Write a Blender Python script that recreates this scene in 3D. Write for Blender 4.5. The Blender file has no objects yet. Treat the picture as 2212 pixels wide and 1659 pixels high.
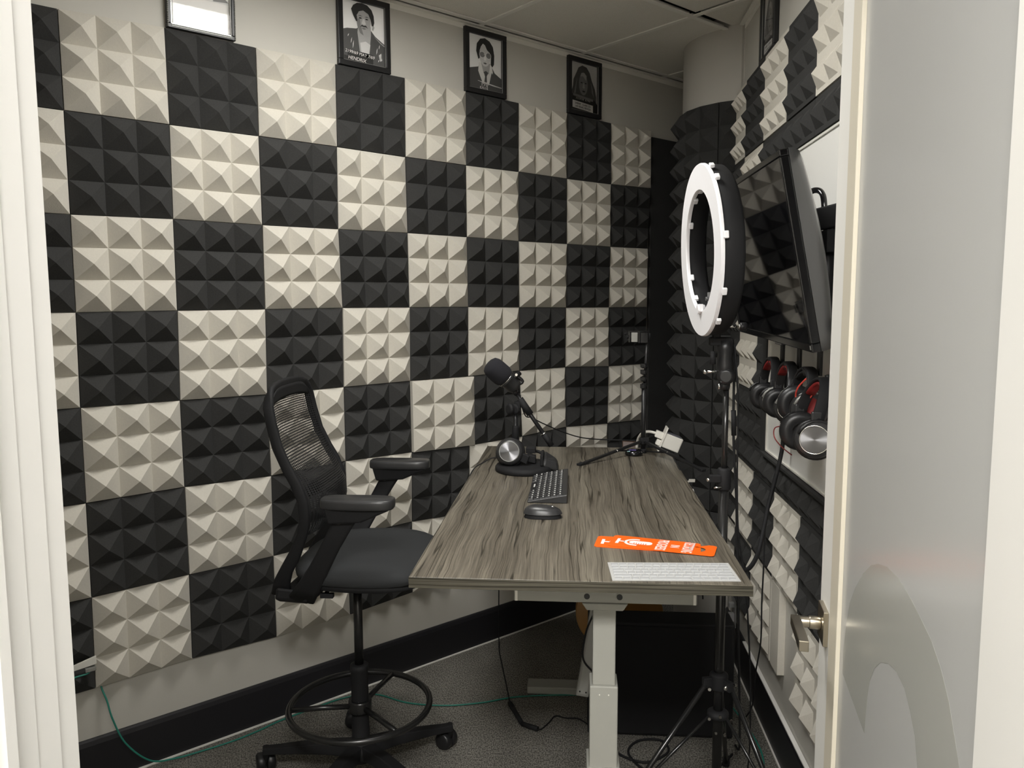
import bpy, bmesh, math, random
from mathutils import Vector, Matrix
random.seed(7)
C = bpy.context.scene.collection
R2 = math.sqrt(.5)
# ------------------------------------------------------------------ frames
# world: left wall is the plane x=0 (foam seams), y runs along it.  "room frame" (n,u,z): n across the desk, u along it,
# turned 45 degrees; objects of the room frame are turned by 45 degrees about z.
ROOM = Matrix.Rotation(math.radians(45), 4, 'Z')
LEFT = Matrix.Identity(4)

# ------------------------------------------------------------------ camera, world, exposure
scn = bpy.context.scene
cam_d = bpy.data.cameras.new('camera'); cam = bpy.data.objects.new('camera', cam_d); C.objects.link(cam)
cam_d.sensor_fit = 'HORIZONTAL'; cam_d.sensor_width = 36.0; cam_d.lens = 36.0 * 1695.32 / 2212
cam_d.clip_start = 0.02
yaw, pitch, roll = -0.865, 0.1048, -0.0033
fw = Vector((math.sin(yaw)*math.cos(pitch), math.cos(yaw)*math.cos(pitch), -math.sin(pitch)))
r0 = Vector((math.cos(yaw), -math.sin(yaw), 0)); u0 = r0.cross(fw)
rr = r0*math.cos(roll) + u0*math.sin(roll); uu = -r0*math.sin(roll) + u0*math.cos(roll)
cam.matrix_world = Matrix.Translation((2.7424, -0.5572, 1.5753)) @ Matrix((rr, uu, -fw)).transposed().to_4x4()
scn.camera = cam
w = bpy.data.worlds.new('world'); scn.world = w; w.use_nodes = True
w.node_tree.nodes['Background'].inputs[0].default_value = (1.0, .96, .9, 1)
w.node_tree.nodes['Background'].inputs[1].default_value = 0.02
scn.view_settings.view_transform = 'Standard'; scn.view_settings.look = 'None'
scn.view_settings.gamma = 1; scn.view_settings.use_curve_mapping = False
scn.view_settings.exposure = 0.12
ROOM_LAMP = 26.0; HALL_LAMP = 60.0

# ------------------------------------------------------------------ materials
MATS = {}
def mat(name, col, rough=.6, metal=0., spec=.5, bump=None, noise=None, emit=None, alpha=None, coat=0, trans=0):
    if name in MATS: return MATS[name]
    m = bpy.data.materials.new(name); m.use_nodes = True; nt = m.node_tree; b = nt.nodes['Principled BSDF']
    b.inputs['Base Color'].default_value = (*col, 1); b.inputs['Roughness'].default_value = rough
    b.inputs['Metallic'].default_value = metal; b.inputs['Specular IOR Level'].default_value = spec
    if coat: b.inputs['Coat Weight'].default_value = coat
    if trans: b.inputs['Transmission Weight'].default_value = trans
    if emit: b.inputs['Emission Color'].default_value = (*emit[0], 1); b.inputs['Emission Strength'].default_value = emit[1]
    tc = None
    if bump or noise:
        tc = nt.nodes.new('ShaderNodeTexCoord')
    if noise:   # (scale, amount)
        n = nt.nodes.new('ShaderNodeTexNoise'); n.inputs['Scale'].default_value = noise[0]; n.inputs['Detail'].default_value = 4
        nt.links.new(tc.outputs['Object'], n.inputs['Vector'])
        mx = nt.nodes.new('ShaderNodeMix'); mx.data_type = 'RGBA'
        a = noise[1]
        mx.inputs[6].default_value = (*[c*(1-a) for c in col], 1); mx.inputs[7].default_value = (*[min(1, c*(1+a)) for c in col], 1)
        nt.links.new(n.outputs['Fac'], mx.inputs[0]); nt.links.new(mx.outputs[2], b.inputs['Base Color'])
    if bump:    # (scale, strength, distance)
        n2 = nt.nodes.new('ShaderNodeTexNoise'); n2.inputs['Scale'].default_value = bump[0]; n2.inputs['Detail'].default_value = 3
        nt.links.new(tc.outputs['Object'], n2.inputs['Vector'])
        bp = nt.nodes.new('ShaderNodeBump'); bp.inputs['Strength'].default_value = bump[1]; bp.inputs['Distance'].default_value = bump[2]
        nt.links.new(n2.outputs['Fac'], bp.inputs['Height']); nt.links.new(bp.outputs['Normal'], b.inputs['Normal'])
    MATS[name] = m
    return m

FOAM_L = mat('foam_light', (.62, .588, .520), .95, spec=.1, bump=(420, .25, .002), noise=(150, .06))
FOAM_D = mat('foam_dark', (.041, .0408, .040), .9, spec=.25, bump=(420, .3, .002), noise=(200, .25))
PAINT = mat('wall_paint', (.56, .54, .49), .6, spec=.35, bump=(180, .08, .002))
PILLARP = mat('pillar_paint', (.48, .46, .42), .75, spec=.3, bump=(180, .08, .002))
WHITEP = mat('white_trim', (.86, .845, .81), .45, spec=.4)
DOORP = mat('door_paint', (.82, .805, .765), .5, spec=.4)
BEAD = mat('door_bead', (.66, .61, .50), .5)
BASE = mat('baseboard_black', (.016, .0155, .018), .45, spec=.4)
CAULK = mat('white_caulk', (.75, .73, .68), .7)
TBAR = mat('t_bar', (.82, .80, .74), .5)
BLACK = mat('black_plastic', (.013, .013, .014), .38, spec=.5)
BLACKM = mat('black_matte', (.011, .011, .012), .7, spec=.3)
BLACKG = mat('black_gloss', (.006, .006, .007), .12, spec=.6)
SCREEN = mat('screen_glass', (.004, .004, .005), .035, spec=.62)
DKGREY = mat('dark_grey_plastic', (.03, .03, .031), .35, spec=.5)
SEAT = mat('seat_fabric', (.029, .0305, .032), .85, spec=.3, bump=(900, .5, .001), noise=(700, .25))
STEELB = mat('black_steel', (.012, .012, .012), .25, spec=.6)
CHROME = mat('chrome', (.75, .74, .72), .15, metal=1)
NICKEL = mat('satin_nickel', (.52, .47, .38), .28, metal=1)
GREYMET = mat('desk_metal', (.32, .318, .285), .5, spec=.4, bump=(600, .1, .001))
DIFFW = mat('white_diffuser', (.86, .85, .87), .4, spec=.4)
WHITEPL = mat('white_plastic', (.78, .76, .70), .4)
RUBW = mat('milky_silicone', (.46, .46, .45), .4, spec=.4)
RUBW2 = mat('milky_silicone_key', (.385, .39, .395), .45, spec=.4)
ORANGE = mat('orange_card', (.93, .135, .01), .35, spec=.4)
WHITEINK = mat('white_ink', (.85, .83, .80), .5)
BLACKINK = mat('black_ink', (.02, .02, .02), .6)
TEAL = mat('teal_cable', (.02, .20, .15), .45)
AMBER = mat('amber_wood', (.42, .21, .055), .3, spec=.5, noise=(12, .2))
DARKWOOD = mat('dark_wood', (.06, .025, .012), .35)
RED = mat('red_fabric', (.22, .008, .008), .6)
BOARD = mat('whiteboard_white', (.92, .91, .87), .3, spec=.4)
PCB = mat('paper_tag', (.70, .68, .62), .6)
KEYL = mat('key_legend', (.62, .62, .60), .5)
PLENUM = mat('plenum_dark', (.01, .01, .01), .9)
GREYAL = mat('grey_aluminium', (.30, .30, .28), .4, metal=.3)
PURPLE = mat('purple_reflection', (.10, .07, .30), .3)  # tint of the reflection painted on the puck
TEALGLINT = mat('pale_teal_reflection', (.3, .5, .5), .3)  # paler tint of the same painted reflection
HALLW = mat('hall_wall', (.72, .69, .63), .7)

def ceil_mat():
    m = mat('ceiling_tile', (.78, .755, .69), .95, spec=.1, bump=(260, .7, .004), noise=(320, .10)); return m
CEIL = ceil_mat()

def carpet():
    m = bpy.data.materials.new('carpet'); m.use_nodes = True; nt = m.node_tree; b = nt.nodes['Principled BSDF']
    b.inputs['Roughness'].default_value = .95; b.inputs['Specular IOR Level'].default_value = .1
    tc = nt.nodes.new('ShaderNodeTexCoord'); mp = nt.nodes.new('ShaderNodeMapping'); mp.inputs['Scale'].default_value = (1, .45, 1)
    nt.links.new(tc.outputs['Object'], mp.inputs['Vector'])
    n = nt.nodes.new('ShaderNodeTexNoise'); n.inputs['Scale'].default_value = 260; n.inputs['Detail'].default_value = 2
    n3 = nt.nodes.new('ShaderNodeTexNoise'); n3.inputs['Scale'].default_value = 14; n3.inputs['Detail'].default_value = 3
    nt.links.new(mp.outputs[0], n.inputs['Vector']); nt.links.new(mp.outputs[0], n3.inputs['Vector'])
    rp = nt.nodes.new('ShaderNodeValToRGB'); rp.color_ramp.elements[0].position = .38; rp.color_ramp.elements[1].position = .62
    rp.color_ramp.elements[0].color = (.095, .090, .079, 1); rp.color_ramp.elements[1].color = (.31, .295, .26, 1)
    nt.links.new(n.outputs['Fac'], rp.inputs[0])
    mx = nt.nodes.new('ShaderNodeMix'); mx.data_type = 'RGBA'; mx.blend_type = 'MULTIPLY'; mx.inputs[0].default_value = .35
    nt.links.new(rp.outputs[0], mx.inputs[6]); nt.links.new(n3.outputs['Fac'], mx.inputs[7]); nt.links.new(mx.outputs[2], b.inputs['Base Color'])
    bp = nt.nodes.new('ShaderNodeBump'); bp.inputs['Strength'].default_value = .6; bp.inputs['Distance'].default_value = .004
    nt.links.new(n.outputs['Fac'], bp.inputs['Height']); nt.links.new(bp.outputs['Normal'], b.inputs['Normal'])
    return m
CARPET = carpet()

def woodmat():
    # grain runs along local y (the desk's long side)
    m = bpy.data.materials.new('laminate_wood'); m.use_nodes = True; nt = m.node_tree; b = nt.nodes['Principled BSDF']
    b.inputs['Roughness'].default_value = .36; b.inputs['Specular IOR Level'].default_value = .4
    L = nt.links.new
    tc = nt.nodes.new('ShaderNodeTexCoord')
    # slow wander of the grain
    w_ = nt.nodes.new('ShaderNodeTexNoise'); w_.inputs['Scale'].default_value = 1.0; w_.inputs['Detail'].default_value = 2.5
    mw = nt.nodes.new('ShaderNodeMapping'); mw.inputs['Scale'].default_value = (6, 3.2, 6); L(tc.outputs['Object'], mw.inputs['Vector']); L(mw.outputs[0], w_.inputs['Vector'])
    sub = nt.nodes.new('ShaderNodeVectorMath'); sub.operation = 'SUBTRACT'; sub.inputs[1].default_value = (.5, .5, .5); L(w_.outputs['Color'], sub.inputs[0])
    mul = nt.nodes.new('ShaderNodeVectorMath'); mul.operation = 'MULTIPLY'; mul.inputs[1].default_value = (.030, 0, 0); L(sub.outputs[0], mul.inputs[0])
    add = nt.nodes.new('ShaderNodeVectorMath'); add.operation = 'ADD'; L(tc.outputs['Object'], add.inputs[0]); L(mul.outputs[0], add.inputs[1])
    def streak(sx, sy, det):
        mp = nt.nodes.new('ShaderNodeMapping'); mp.inputs['Scale'].default_value = (sx, sy, sx); L(add.outputs[0], mp.inputs['Vector'])
        n = nt.nodes.new('ShaderNodeTexNoise'); n.inputs['Scale'].default_value = 1; n.inputs['Detail'].default_value = det; L(mp.outputs[0], n.inputs['Vector']); return n
    a = streak(26, .8, 4); c = streak(330, 5.0, 3); d = streak(44, .7, 1); f_ = streak(92, 1.0, 1)
    def ramp(src, stops):
        r = nt.nodes.new('ShaderNodeValToRGB'); e = r.color_ramp.elements; e[0].position, e[0].color = stops[0][0], (*stops[0][1], 1); e[1].position, e[1].color = stops[-1][0], (*stops[-1][1], 1)
        for p, q in stops[1:-1]: k = e.new(p); k.color = (*q, 1)
        L(src.outputs['Fac'], r.inputs[0]); return r
    def mult(x, y, fac):
        m_ = nt.nodes.new('ShaderNodeMix'); m_.data_type = 'RGBA'; m_.blend_type = 'MULTIPLY'; m_.inputs[0].default_value = fac; L(x, m_.inputs[6]); L(y, m_.inputs[7]); return m_.outputs[2]
    col = ramp(a, [(.30, (.092, .079, .060)), (.5, (.150, .132, .103)), (.70, (.215, .192, .150))]).outputs[0]
    col = mult(col, ramp(c, [(.32, (.62, .62, .62)), (.66, (1.18, 1.18, 1.18))]).outputs[0], 1)
    g1 = .42
    col = mult(col, ramp(d, [(.482, (1, 1, 1)), (.494, (.22, .21, .19)), (.506, (.22, .21, .19)), (.518, (1, 1, 1))]).outputs[0], .9)
    col = mult(col, ramp(f_, [(.482, (1, 1, 1)), (.5, (g1, g1, g1)), (.518, (1, 1, 1))]).outputs[0], .8)
    L(col, b.inputs['Base Color'])
    bp = nt.nodes.new('ShaderNodeBump'); bp.inputs['Strength'].default_value = .12; bp.inputs['Distance'].default_value = .001; L(c.outputs['Fac'], bp.inputs['Height']); L(bp.outputs['Normal'], b.inputs['Normal'])
    return m
WOOD = woodmat()

def meshfab():
    # woven back: rows of small holes given by the UVs
    m = bpy.data.materials.new('chair_mesh_weave'); m.use_nodes = True; nt = m.node_tree; b = nt.nodes['Principled BSDF']; L = nt.links.new
    b.inputs['Base Color'].default_value = (.016, .016, .017, 1); b.inputs['Roughness'].default_value = .45
    uv = nt.nodes.new('ShaderNodeTexCoord'); mp = nt.nodes.new('ShaderNodeMapping'); mp.inputs['Scale'].default_value = (34, 78, 1); L(uv.outputs['UV'], mp.inputs['Vector'])
    fr = nt.nodes.new('ShaderNodeVectorMath'); fr.operation = 'FRACTION'; L(mp.outputs[0], fr.inputs[0])
    sx = nt.nodes.new('ShaderNodeSeparateXYZ'); L(fr.outputs[0], sx.inputs[0])
    def gt(s, v):
        n = nt.nodes.new('ShaderNodeMath'); n.operation = 'GREATER_THAN'; n.inputs[1].default_value = v; L(s, n.inputs[0]); return n.outputs[0]
    a = nt.nodes.new('ShaderNodeMath'); a.operation = 'MULTIPLY'; L(gt(sx.outputs[0], .45), a.inputs[0]); L(gt(sx.outputs[1], .50), a.inputs[1])
    tr = nt.nodes.new('ShaderNodeBsdfTransparent'); ms = nt.nodes.new('ShaderNodeMixShader')
    L(a.outputs[0], ms.inputs[0]); L(b.outputs[0], ms.inputs[1]); L(tr.outputs[0], ms.inputs[2]); L(ms.outputs[0], nt.nodes['Material Output'].inputs[0])
    return m
WEAVE = meshfab()

def frosted():
    m = bpy.data.materials.new('frosted_glass'); m.use_nodes = True; nt = m.node_tree; b = nt.nodes['Principled BSDF']; L = nt.links.new
    b.inputs['Base Color'].default_value = (.66, .66, .64, 1); b.inputs['Roughness'].default_value = .22; b.inputs['Specular IOR Level'].default_value = .35
    t = nt.nodes.new('ShaderNodeBsdfTranslucent'); t.inputs[0].default_value = (.6, .6, .58, 1); ms = nt.nodes.new('ShaderNodeMixShader'); ms.inputs[0].default_value = .25
    L(b.outputs[0], ms.inputs[1]); L(t.outputs[0], ms.inputs[2]); L(ms.outputs[0], nt.nodes['Material Output'].inputs[0]); return m
FROST = frosted()
DECAL = mat('clear_decal', (.43, .43, .395), .22, spec=.35)
def clearglass():
    m = bpy.data.materials.new('picture_glass'); m.use_nodes = True; nt = m.node_tree; L = nt.links.new
    g = nt.nodes.new('ShaderNodeBsdfGlossy'); g.inputs['Roughness'].default_value = .03
    t = nt.nodes.new('ShaderNodeBsdfTransparent'); f = nt.nodes.new('ShaderNodeFresnel'); f.inputs[0].default_value = 1.33
    ms = nt.nodes.new('ShaderNodeMixShader'); L(f.outputs[0], ms.inputs[0]); L(t.outputs[0], ms.inputs[1]); L(g.outputs[0], ms.inputs[2]); L(ms.outputs[0], nt.nodes['Material Output'].inputs[0]); return m
PGLASS = clearglass()
def grey(v): return mat('photo_grey_%02d' % int(v*100), (v, v*.985, v*.965), .55)

# ------------------------------------------------------------------ mesh builder
class MB:
    def __init__(s): s.v = []; s.f = []; s.mi = []; s.sm = []; s.uv = {}; s.cur = 0
    def add(s, vs, fs, smooth=False):
        o = len(s.v); s.v += [Vector(v) for v in vs]
        for f in fs: s.f.append([i+o for i in f]); s.mi.append(s.cur); s.sm.append(smooth)
        return o
    def hexa(s, p):  # 8 points: bottom loop 0-3, top loop 4-7
        s.add(p, [(0, 3, 2, 1), (4, 5, 6, 7), (0, 1, 5, 4), (1, 2, 6, 5), (2, 3, 7, 6), (3, 0, 4, 7)]); return s
    def box(s, a0, a1, b0, b1, c0, c1):
        return s.hexa([(a0, b0, c0), (a1, b0, c0), (a1, b1, c0), (a0, b1, c0), (a0, b0, c1), (a1, b0, c1), (a1, b1, c1), (a0, b1, c1)])
    def obox(s, c, ax, ay, az):  # centre and half-axis vectors
        c, ax, ay, az = map(Vector, (c, ax, ay, az))
        return s.hexa([c-ax-ay-az, c+ax-ay-az, c+ax+ay-az, c-ax+ay-az, c-ax-ay+az, c+ax-ay+az, c+ax+ay+az, c-ax+ay+az])
    def tube(s, pts, r, seg=10, closed=False, flat=None):
        pts = [Vector(p) for p in pts]; n = len(pts)
        rs = r if isinstance(r, (list, tuple)) else [r]*n
        tg = []
        for i in range(n):
            a = pts[(i-1) % n] if (closed or i > 0) else pts[0]; b = pts[(i+1) % n] if (closed or i < n-1) else pts[-1]
            t = (b-a); tg.append(t.normalized() if t.length > 1e-9 else Vector((0, 0, 1)))
        ref = Vector((0, 0, 1)) if abs(tg[0].z) < .9 else Vector((1, 0, 0))
        nrm = (ref - tg[0]*ref.dot(tg[0])).normalized(); vs = []
        for i in range(n):
            nrm = (nrm - tg[i]*nrm.dot(tg[i])); nrm = nrm.normalized() if nrm.length > 1e-6 else tg[i].orthogonal().normalized()
            bn = tg[i].cross(nrm)
            for k in range(seg):
                a = 2*math.pi*k/seg; vs.append(pts[i] + (nrm*math.cos(a)*(flat or 1) + bn*math.sin(a))*rs[i])
        fs = []
        for i in range(n if closed else n-1):
            j = (i+1) % n
            for k in range(seg): fs.append((i*seg+k, i*seg+(k+1) % seg, j*seg+(k+1) % seg, j*seg+k))
        o = s.add(vs, fs, True)
        if not closed: s.add([], [], 0); s.f += [[o+k for k in range(seg)][::-1], [o+(n-1)*seg+k for k in range(seg)]]; s.mi += [s.cur]*2; s.sm += [False]*2
        return s
    def lathe(s, prof, org, axis, seg=28, ref=None, cap=True):  # prof (r,h)
        ax = Vector(axis).normalized(); org = Vector(org); e1 = Vector(ref) if ref else ax.orthogonal(); e1 = (e1-ax*e1.dot(ax)).normalized(); e2 = ax.cross(e1)
        vs = []
        for (r, h) in prof:
            for k in range(seg):
                a = 2*math.pi*k/seg; vs.append(org + ax*h + (e1*math.cos(a)+e2*math.sin(a))*r)
        fs = [(i*seg+k, i*seg+(k+1) % seg, (i+1)*seg+(k+1) % seg, (i+1)*seg+k) for i in range(len(prof)-1) for k in range(seg)]
        o = s.add(vs, fs, True)
        if cap:
            s.f += [[o+k for k in range(seg)][::-1], [o+(len(prof)-1)*seg+k for k in range(seg)]]; s.mi += [s.cur]*2; s.sm += [False]*2
        return s
    def cyl(s, p0, p1, r, r1=None, seg=20):
        p0, p1 = Vector(p0), Vector(p1); return s.lathe([(r, 0), (r1 if r1 is not None else r, (p1-p0).length)], p0, p1-p0, seg)
    def prism(s, poly, fn, t):  # poly list of 2D, fn maps 2D->3D, t thickness vector
        n = len(poly); t = Vector(t); a = [Vector(fn(*p)) for p in poly]; b = [p+t for p in a]
        s.add(a+b, [tuple(range(n))[::-1], tuple(range(n, 2*n))] + [(i, (i+1) % n, n+(i+1) % n, n+i) for i in range(n)]); return s
    def sheet(s, fn, nu, nv, smooth=True, uv=False):
        vs = [fn(i/nu, j/nv) for i in range(nu+1) for j in range(nv+1)]
        fs = [(i*(nv+1)+j, (i+1)*(nv+1)+j, (i+1)*(nv+1)+j+1, i*(nv+1)+j+1) for i in range(nu) for j in range(nv)]
        f0 = len(s.f); s.add(vs, fs, smooth)
        if uv:
            for q, (i, j) in enumerate([(i, j) for i in range(nu) for j in range(nv)]):
                s.uv[f0+q] = [(i/nu, j/nv), ((i+1)/nu, j/nv), ((i+1)/nu, (j+1)/nv), (i/nu, (j+1)/nv)]
        return s
    def build(s, name, mats, parent=None, frame=ROOM, origin=None, at=None, bevel=None, solid=None, subd=None, seg=2):
        mats = mats if isinstance(mats, (list, tuple)) else [mats]
        if parent is not None: org = Vector(parent['org']) if at is None else Vector(at)
        elif origin is not None: org = Vector(origin)
        else:
            lo = [min(v[i] for v in s.v) for i in range(3)]; hi = [max(v[i] for v in s.v) for i in range(3)]
            org = Vector(((lo[0]+hi[0])/2, (lo[1]+hi[1])/2, lo[2]))
        me = bpy.data.meshes.new(name); me.from_pydata([v-org for v in s.v], [], s.f)
        for m in mats: me.materials.append(m)
        for p, mi, sm in zip(me.polygons, s.mi, s.sm): p.material_index = mi; p.use_smooth = sm
        if s.uv:
            ul = me.uv_layers.new(name='UVMap')
            for fi, l in s.uv.items():
                for li, q in zip(me.polygons[fi].loop_indices, l): ul.data[li].uv = q
        bm = bmesh.new(); bm.from_mesh(me)
        if not s.uv and not solid: bmesh.ops.recalc_face_normals(bm, faces=bm.faces)
        bm.to_mesh(me); bm.free()
        o = bpy.data.objects.new(name, me); C.objects.link(o); o['org'] = list(org)
        if parent is not None:
            o.parent = parent
            if at is not None: o.location = org-Vector(parent['org'])
        else:
            o.matrix_world = frame @ Matrix.Translation(org)
        if solid:
            md = o.modifiers.new('solid', 'SOLIDIFY'); md.thickness = solid; md.offset = 0
        if bevel:
            md = o.modifiers.new('bevel', 'BEVEL'); md.width = bevel; md.segments = seg; md.limit_method = 'ANGLE'; md.angle_limit = math.radians(40); md.harden_normals = False
        if subd: md = o.modifiers.new('sub', 'SUBSURF'); md.levels = subd; md.render_levels = subd
        return o
def B(a0, a1, b0, b1, c0, c1): return MB().box(a0, a1, b0, b1, c0, c1)
def tag(o, label=None, cat=None, group=None, kind=None):
    if label: o['label'] = label
    if cat: o['category'] = cat
    if group: o['group'] = group
    if kind: o['kind'] = kind
    return o
def thing(name, org, label, cat, group=None, frame=ROOM):
    o = bpy.data.objects.new(name, None); C.objects.link(o); o.empty_display_size = .05; o['org'] = list(org)
    o.matrix_world = frame @ Matrix.Translation(Vector(org)); return tag(o, label, cat, group)
def st(o): o['kind'] = 'structure'; return o
def spline(pts, n=8, closed=False):   # Catmull-Rom
    P = [Vector(p) for p in pts]; out = []; N = len(P)
    for i in range(N if closed else N-1):
        g = (lambda k: P[k % N]) if closed else (lambda k: P[max(0, min(N-1, k))])
        p0, p1, p2, p3 = g(i-1), g(i), g(i+1), g(i+2)
        for j in range(n):
            t = j/n; out.append(.5*((2*p1)+(p2-p0)*t+(2*p0-5*p1+4*p2-p3)*t*t+(3*p1-3*p2+p3-p0)*t**3))
    if not closed: out.append(P[-1])
    return out
def text_mesh(txt, size, depth=0.0004, font_shear=0, spacing=1.0, align='CENTER'):
    c = bpy.data.curves.new('t', 'FONT'); c.body = txt; c.size = size; c.extrude = depth; c.align_x = align; c.shear = font_shear; c.space_character = spacing; c.offset = size*.012
    o = bpy.data.objects.new('t', c); C.objects.link(o); bpy.context.view_layer.update()
    me = bpy.data.meshes.new_from_object(o.evaluated_get(bpy.context.evaluated_depsgraph_get()))
    vs = [v.co.copy() for v in me.vertices]; fs = [tuple(p.vertices) for p in me.polygons]
    bpy.data.objects.remove(o); bpy.data.curves.remove(c); bpy.data.meshes.remove(me)
    return vs, fs
def add_text(mb, txt, size, fn, sx=1, **k):   # fn maps text (x,y,z) to the frame
    vs, fs = text_mesh(txt, size, **k); mb.add([fn(v.x*sx, v.y, v.z) for v in vs], fs)

# ================================================================== THE ROOM
CZ = 2.745     # ceiling
WR = 2.262     # right wall (n)
fl = MB(); fl.add([(-1.6, -4.2, 0), (4.4, -4.2, 0), (4.4, 2.9, 0), (-1.6, 2.9, 0)], [(0, 1, 2, 3)]); fl.add([(-1.6, -4.2, -.05), (4.4, -4.2, -.05), (4.4, 2.9, -.05), (-1.6, 2.9, -.05)], [(3, 2, 1, 0)])
st(fl.build('floor', CARPET, origin=(0, 0, 0)))
# left wall with the grain of the world frame
st(B(-.112, -.012, -2.9, 3.45, 0, 2.95).build('wall_left', PAINT, frame=LEFT))
st(B(WR, WR+.1, -1.70, 2.36, 0, 2.95).build('wall_right', PAINT))
# pillar rounding off the far corner
pm = MB(); pr = .30; pm.lathe([(pr, 0), (pr, CZ+.06)], (2.35, 1.53, 0), (0, 0, 1), 64, cap=False)
st(pm.build('wall_pillar', PILLARP))
st(B(WR-.004, WR+.02, 1.20, 1.34, 0, CZ+.05).build('wall_pillar_join', PILLARP))
# entry wall, doorway between n 1.045 and 1.925
st(B(-2.2, 1.00, -1.84, -1.71, 0, 2.95).build('wall_entry_left', HALLW))
st(B(1.985, WR+.1, -1.84, -1.71, 0, 2.95).build('wall_entry_right', HALLW))
st(B(1.00, 1.985, -1.84, -1.71, 2.45, 2.95).build('wall_entry_top', HALLW))
# corridor behind the camera
st(B(-1.6, 4.4, -3.9, -3.8, 0, 2.95).build('wall_corridor', HALLW))
# ceiling tiles, left-wall frame
cm = MB()
gx = [-.012, .04, .65, 1.26, 1.87, 2.48, 3.09, 3.7]; gy = [-2.83, -2.22, -1.61, -1.0, -.39, .22, .39, 1.0, 1.605, 2.215, 2.825, 3.44]
gy = [-2.66, -2.05, -1.44, -.83, -.22, .39, 1.0, 1.605, 2.215, 2.825, 3.44]
for i in range(1, len(gx)-1):
    for j in range(len(gy)-1):
        if (i, j) == (2, 5): continue   # the light
        g = .009; dx0 = g; dy0 = g; dz = 0
        if (i, j) == (2, 7): dx0 = .022; dz = .006
        if (i, j) == (2, 8): dx0 = .026; dz = .007; dy0 = .018
        cm.box(gx[i]+dx0, gx[i+1]-g, gy[j]+dy0, gy[j+1]-g, CZ+.004+dz, CZ+.02+dz)
for j in range(len(gy)-1): cm.box(gx[0]+.03, gx[1]-.006, gy[j]+.009, gy[j+1]-.009, CZ+.004, CZ+.02)
cl = cm.build('ceiling', CEIL, frame=LEFT, origin=(1.5, 0, CZ)); st(cl)
st(MB().box(-.1, 4.6, -5.2, 3.45, CZ+.05, CZ+.10).build('ceiling_plenum', PLENUM, frame=LEFT))
st(MB().box(-2.5, 4.4, -3.8, -1.84, CZ+.021, CZ+.03).build('ceiling_corridor', CEIL))
tb = 0
def trim(mb, m=TBAR, frame=LEFT, **k):
    global tb; tb += 1; return st(mb.build('trim_%d' % tb, m, frame=frame, **k))
for i, x in enumerate(gx[1:]): trim(B(x-.011, x+.011, -2.66, 3.44, CZ-.002, CZ+.003))
for y in gy: trim(B(-.012, 3.7, y-.011, y+.011, CZ-.0015, CZ+.0035))
trim(MB().box(-.012, .012, -2.7, 3.44, CZ-.004, CZ).box(-.012, -.009, -2.7, 3.44, CZ-.024, CZ))       # wall angle, left
trim(MB().box(WR-.024, WR, -1.70, 1.22, CZ-.003, CZ+.001).box(WR-.003, WR, -1.70, 1.22, CZ-.022, CZ+.001), frame=ROOM)
# baseboards
def basem(a0, a1, fn, h=.155):
    mb = MB(); prof = [(0, 0), (.014, 0), (.014, h-.02), (.010, h-.006), (.006, h), (0, h)]
    vs = []
    for a in (a0, a1):
        for (t, z) in prof: vs.append(fn(a, t, z))
    n = len(prof); mb.add(vs, [tuple(range(n)), tuple(range(n, 2*n))[::-1]] + [(i, (i+1) % n, n+(i+1) % n, n+i) for i in range(n)]); return mb
st(basem(-2.6, 3.2, lambda a, t, z: (-.012+t, a, z)).build('baseboard_left', BASE, frame=LEFT))
st(basem(-1.70, 1.25, lambda a, t, z: (WR-t, a, z), .165).build('baseboard_right', BASE))
trim(B(.002, .010, -2.6, 3.2, 0, .004), CAULK)
trim(B(WR-.020, WR-.014, -1.70, 1.25, 0, .003), CAULK, ROOM)
trim(B(WR-.016, WR-.002, -1.70, .86, .165, .170), WHITEP, ROOM)
# ---- door frame, left jamb (stepped profile), right jamb, head
def jamb(poly, name=None):
    mb = MB(); mb.prism(poly, lambda a, b: (a, b, 0), (0, 0, 2.45)); return mb
LJ = [(1.00, -1.60), (1.034, -1.60), (1.034, -1.632), (1.038, -1.632), (1.038, -1.668), (1.041, -1.668), (1.041, -1.706), (1.053, -1.709), (1.053, -1.722), (1.047, -1.728), (1.047, -1.742),
      (1.057, -1.748), (1.057, -1.765), (1.049, -1.775), (1.049, -1.86), (1.062, -1.87), (1.062, -1.90), (.92, -1.90), (.92, -1.84), (1.00, -1.84)]
trim(jamb(LJ), WHITEP, ROOM)
trim(jamb([(1.985, -1.70), (1.96, -1.70), (1.96, -1.86), (1.95, -1.90), (2.07, -1.90), (2.07, -1.84), (1.985, -1.84)]), WHITEP, ROOM)
trim(B(.93, 2.07, -1.90, -1.62, 2.45, 2.54), WHITEP, ROOM)
# ---- the door leaf, swung into the room; s runs from the free edge to the hinge
FE = Vector((2.03, -.80, 0)); ang = math.radians(8.24); sd = Vector((-math.sin(ang), -math.cos(ang), 0)); tn = Vector((math.cos(ang), -math.sin(ang), 0))  # tn: away from camera side
def dp(s, t, z): return FE + sd*s + tn*t + Vector((0, 0, z))
def dbox(mb, s0, s1, t0, t1, z0, z1): return mb.hexa([dp(s0, t0, z0), dp(s1, t0, z0), dp(s1, t1, z0), dp(s0, t1, z0), dp(s0, t0, z1), dp(s1, t0, z1), dp(s1, t1, z1), dp(s0, t1, z1)])
dm = MB(); dbox(dm, 0, .118, 0, .044, .012, 2.43); dbox(dm, .830, .952, 0, .044, .012, 2.43); dbox(dm, .118, .83, 0, .044, 2.34, 2.43); dbox(dm, .118, .83, 0, .044, .012, .2)
door = dm.build('door_1', DOORP, origin=dp(.45, .02, 0), bevel=.002); st(door)
bm_ = MB()
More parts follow.
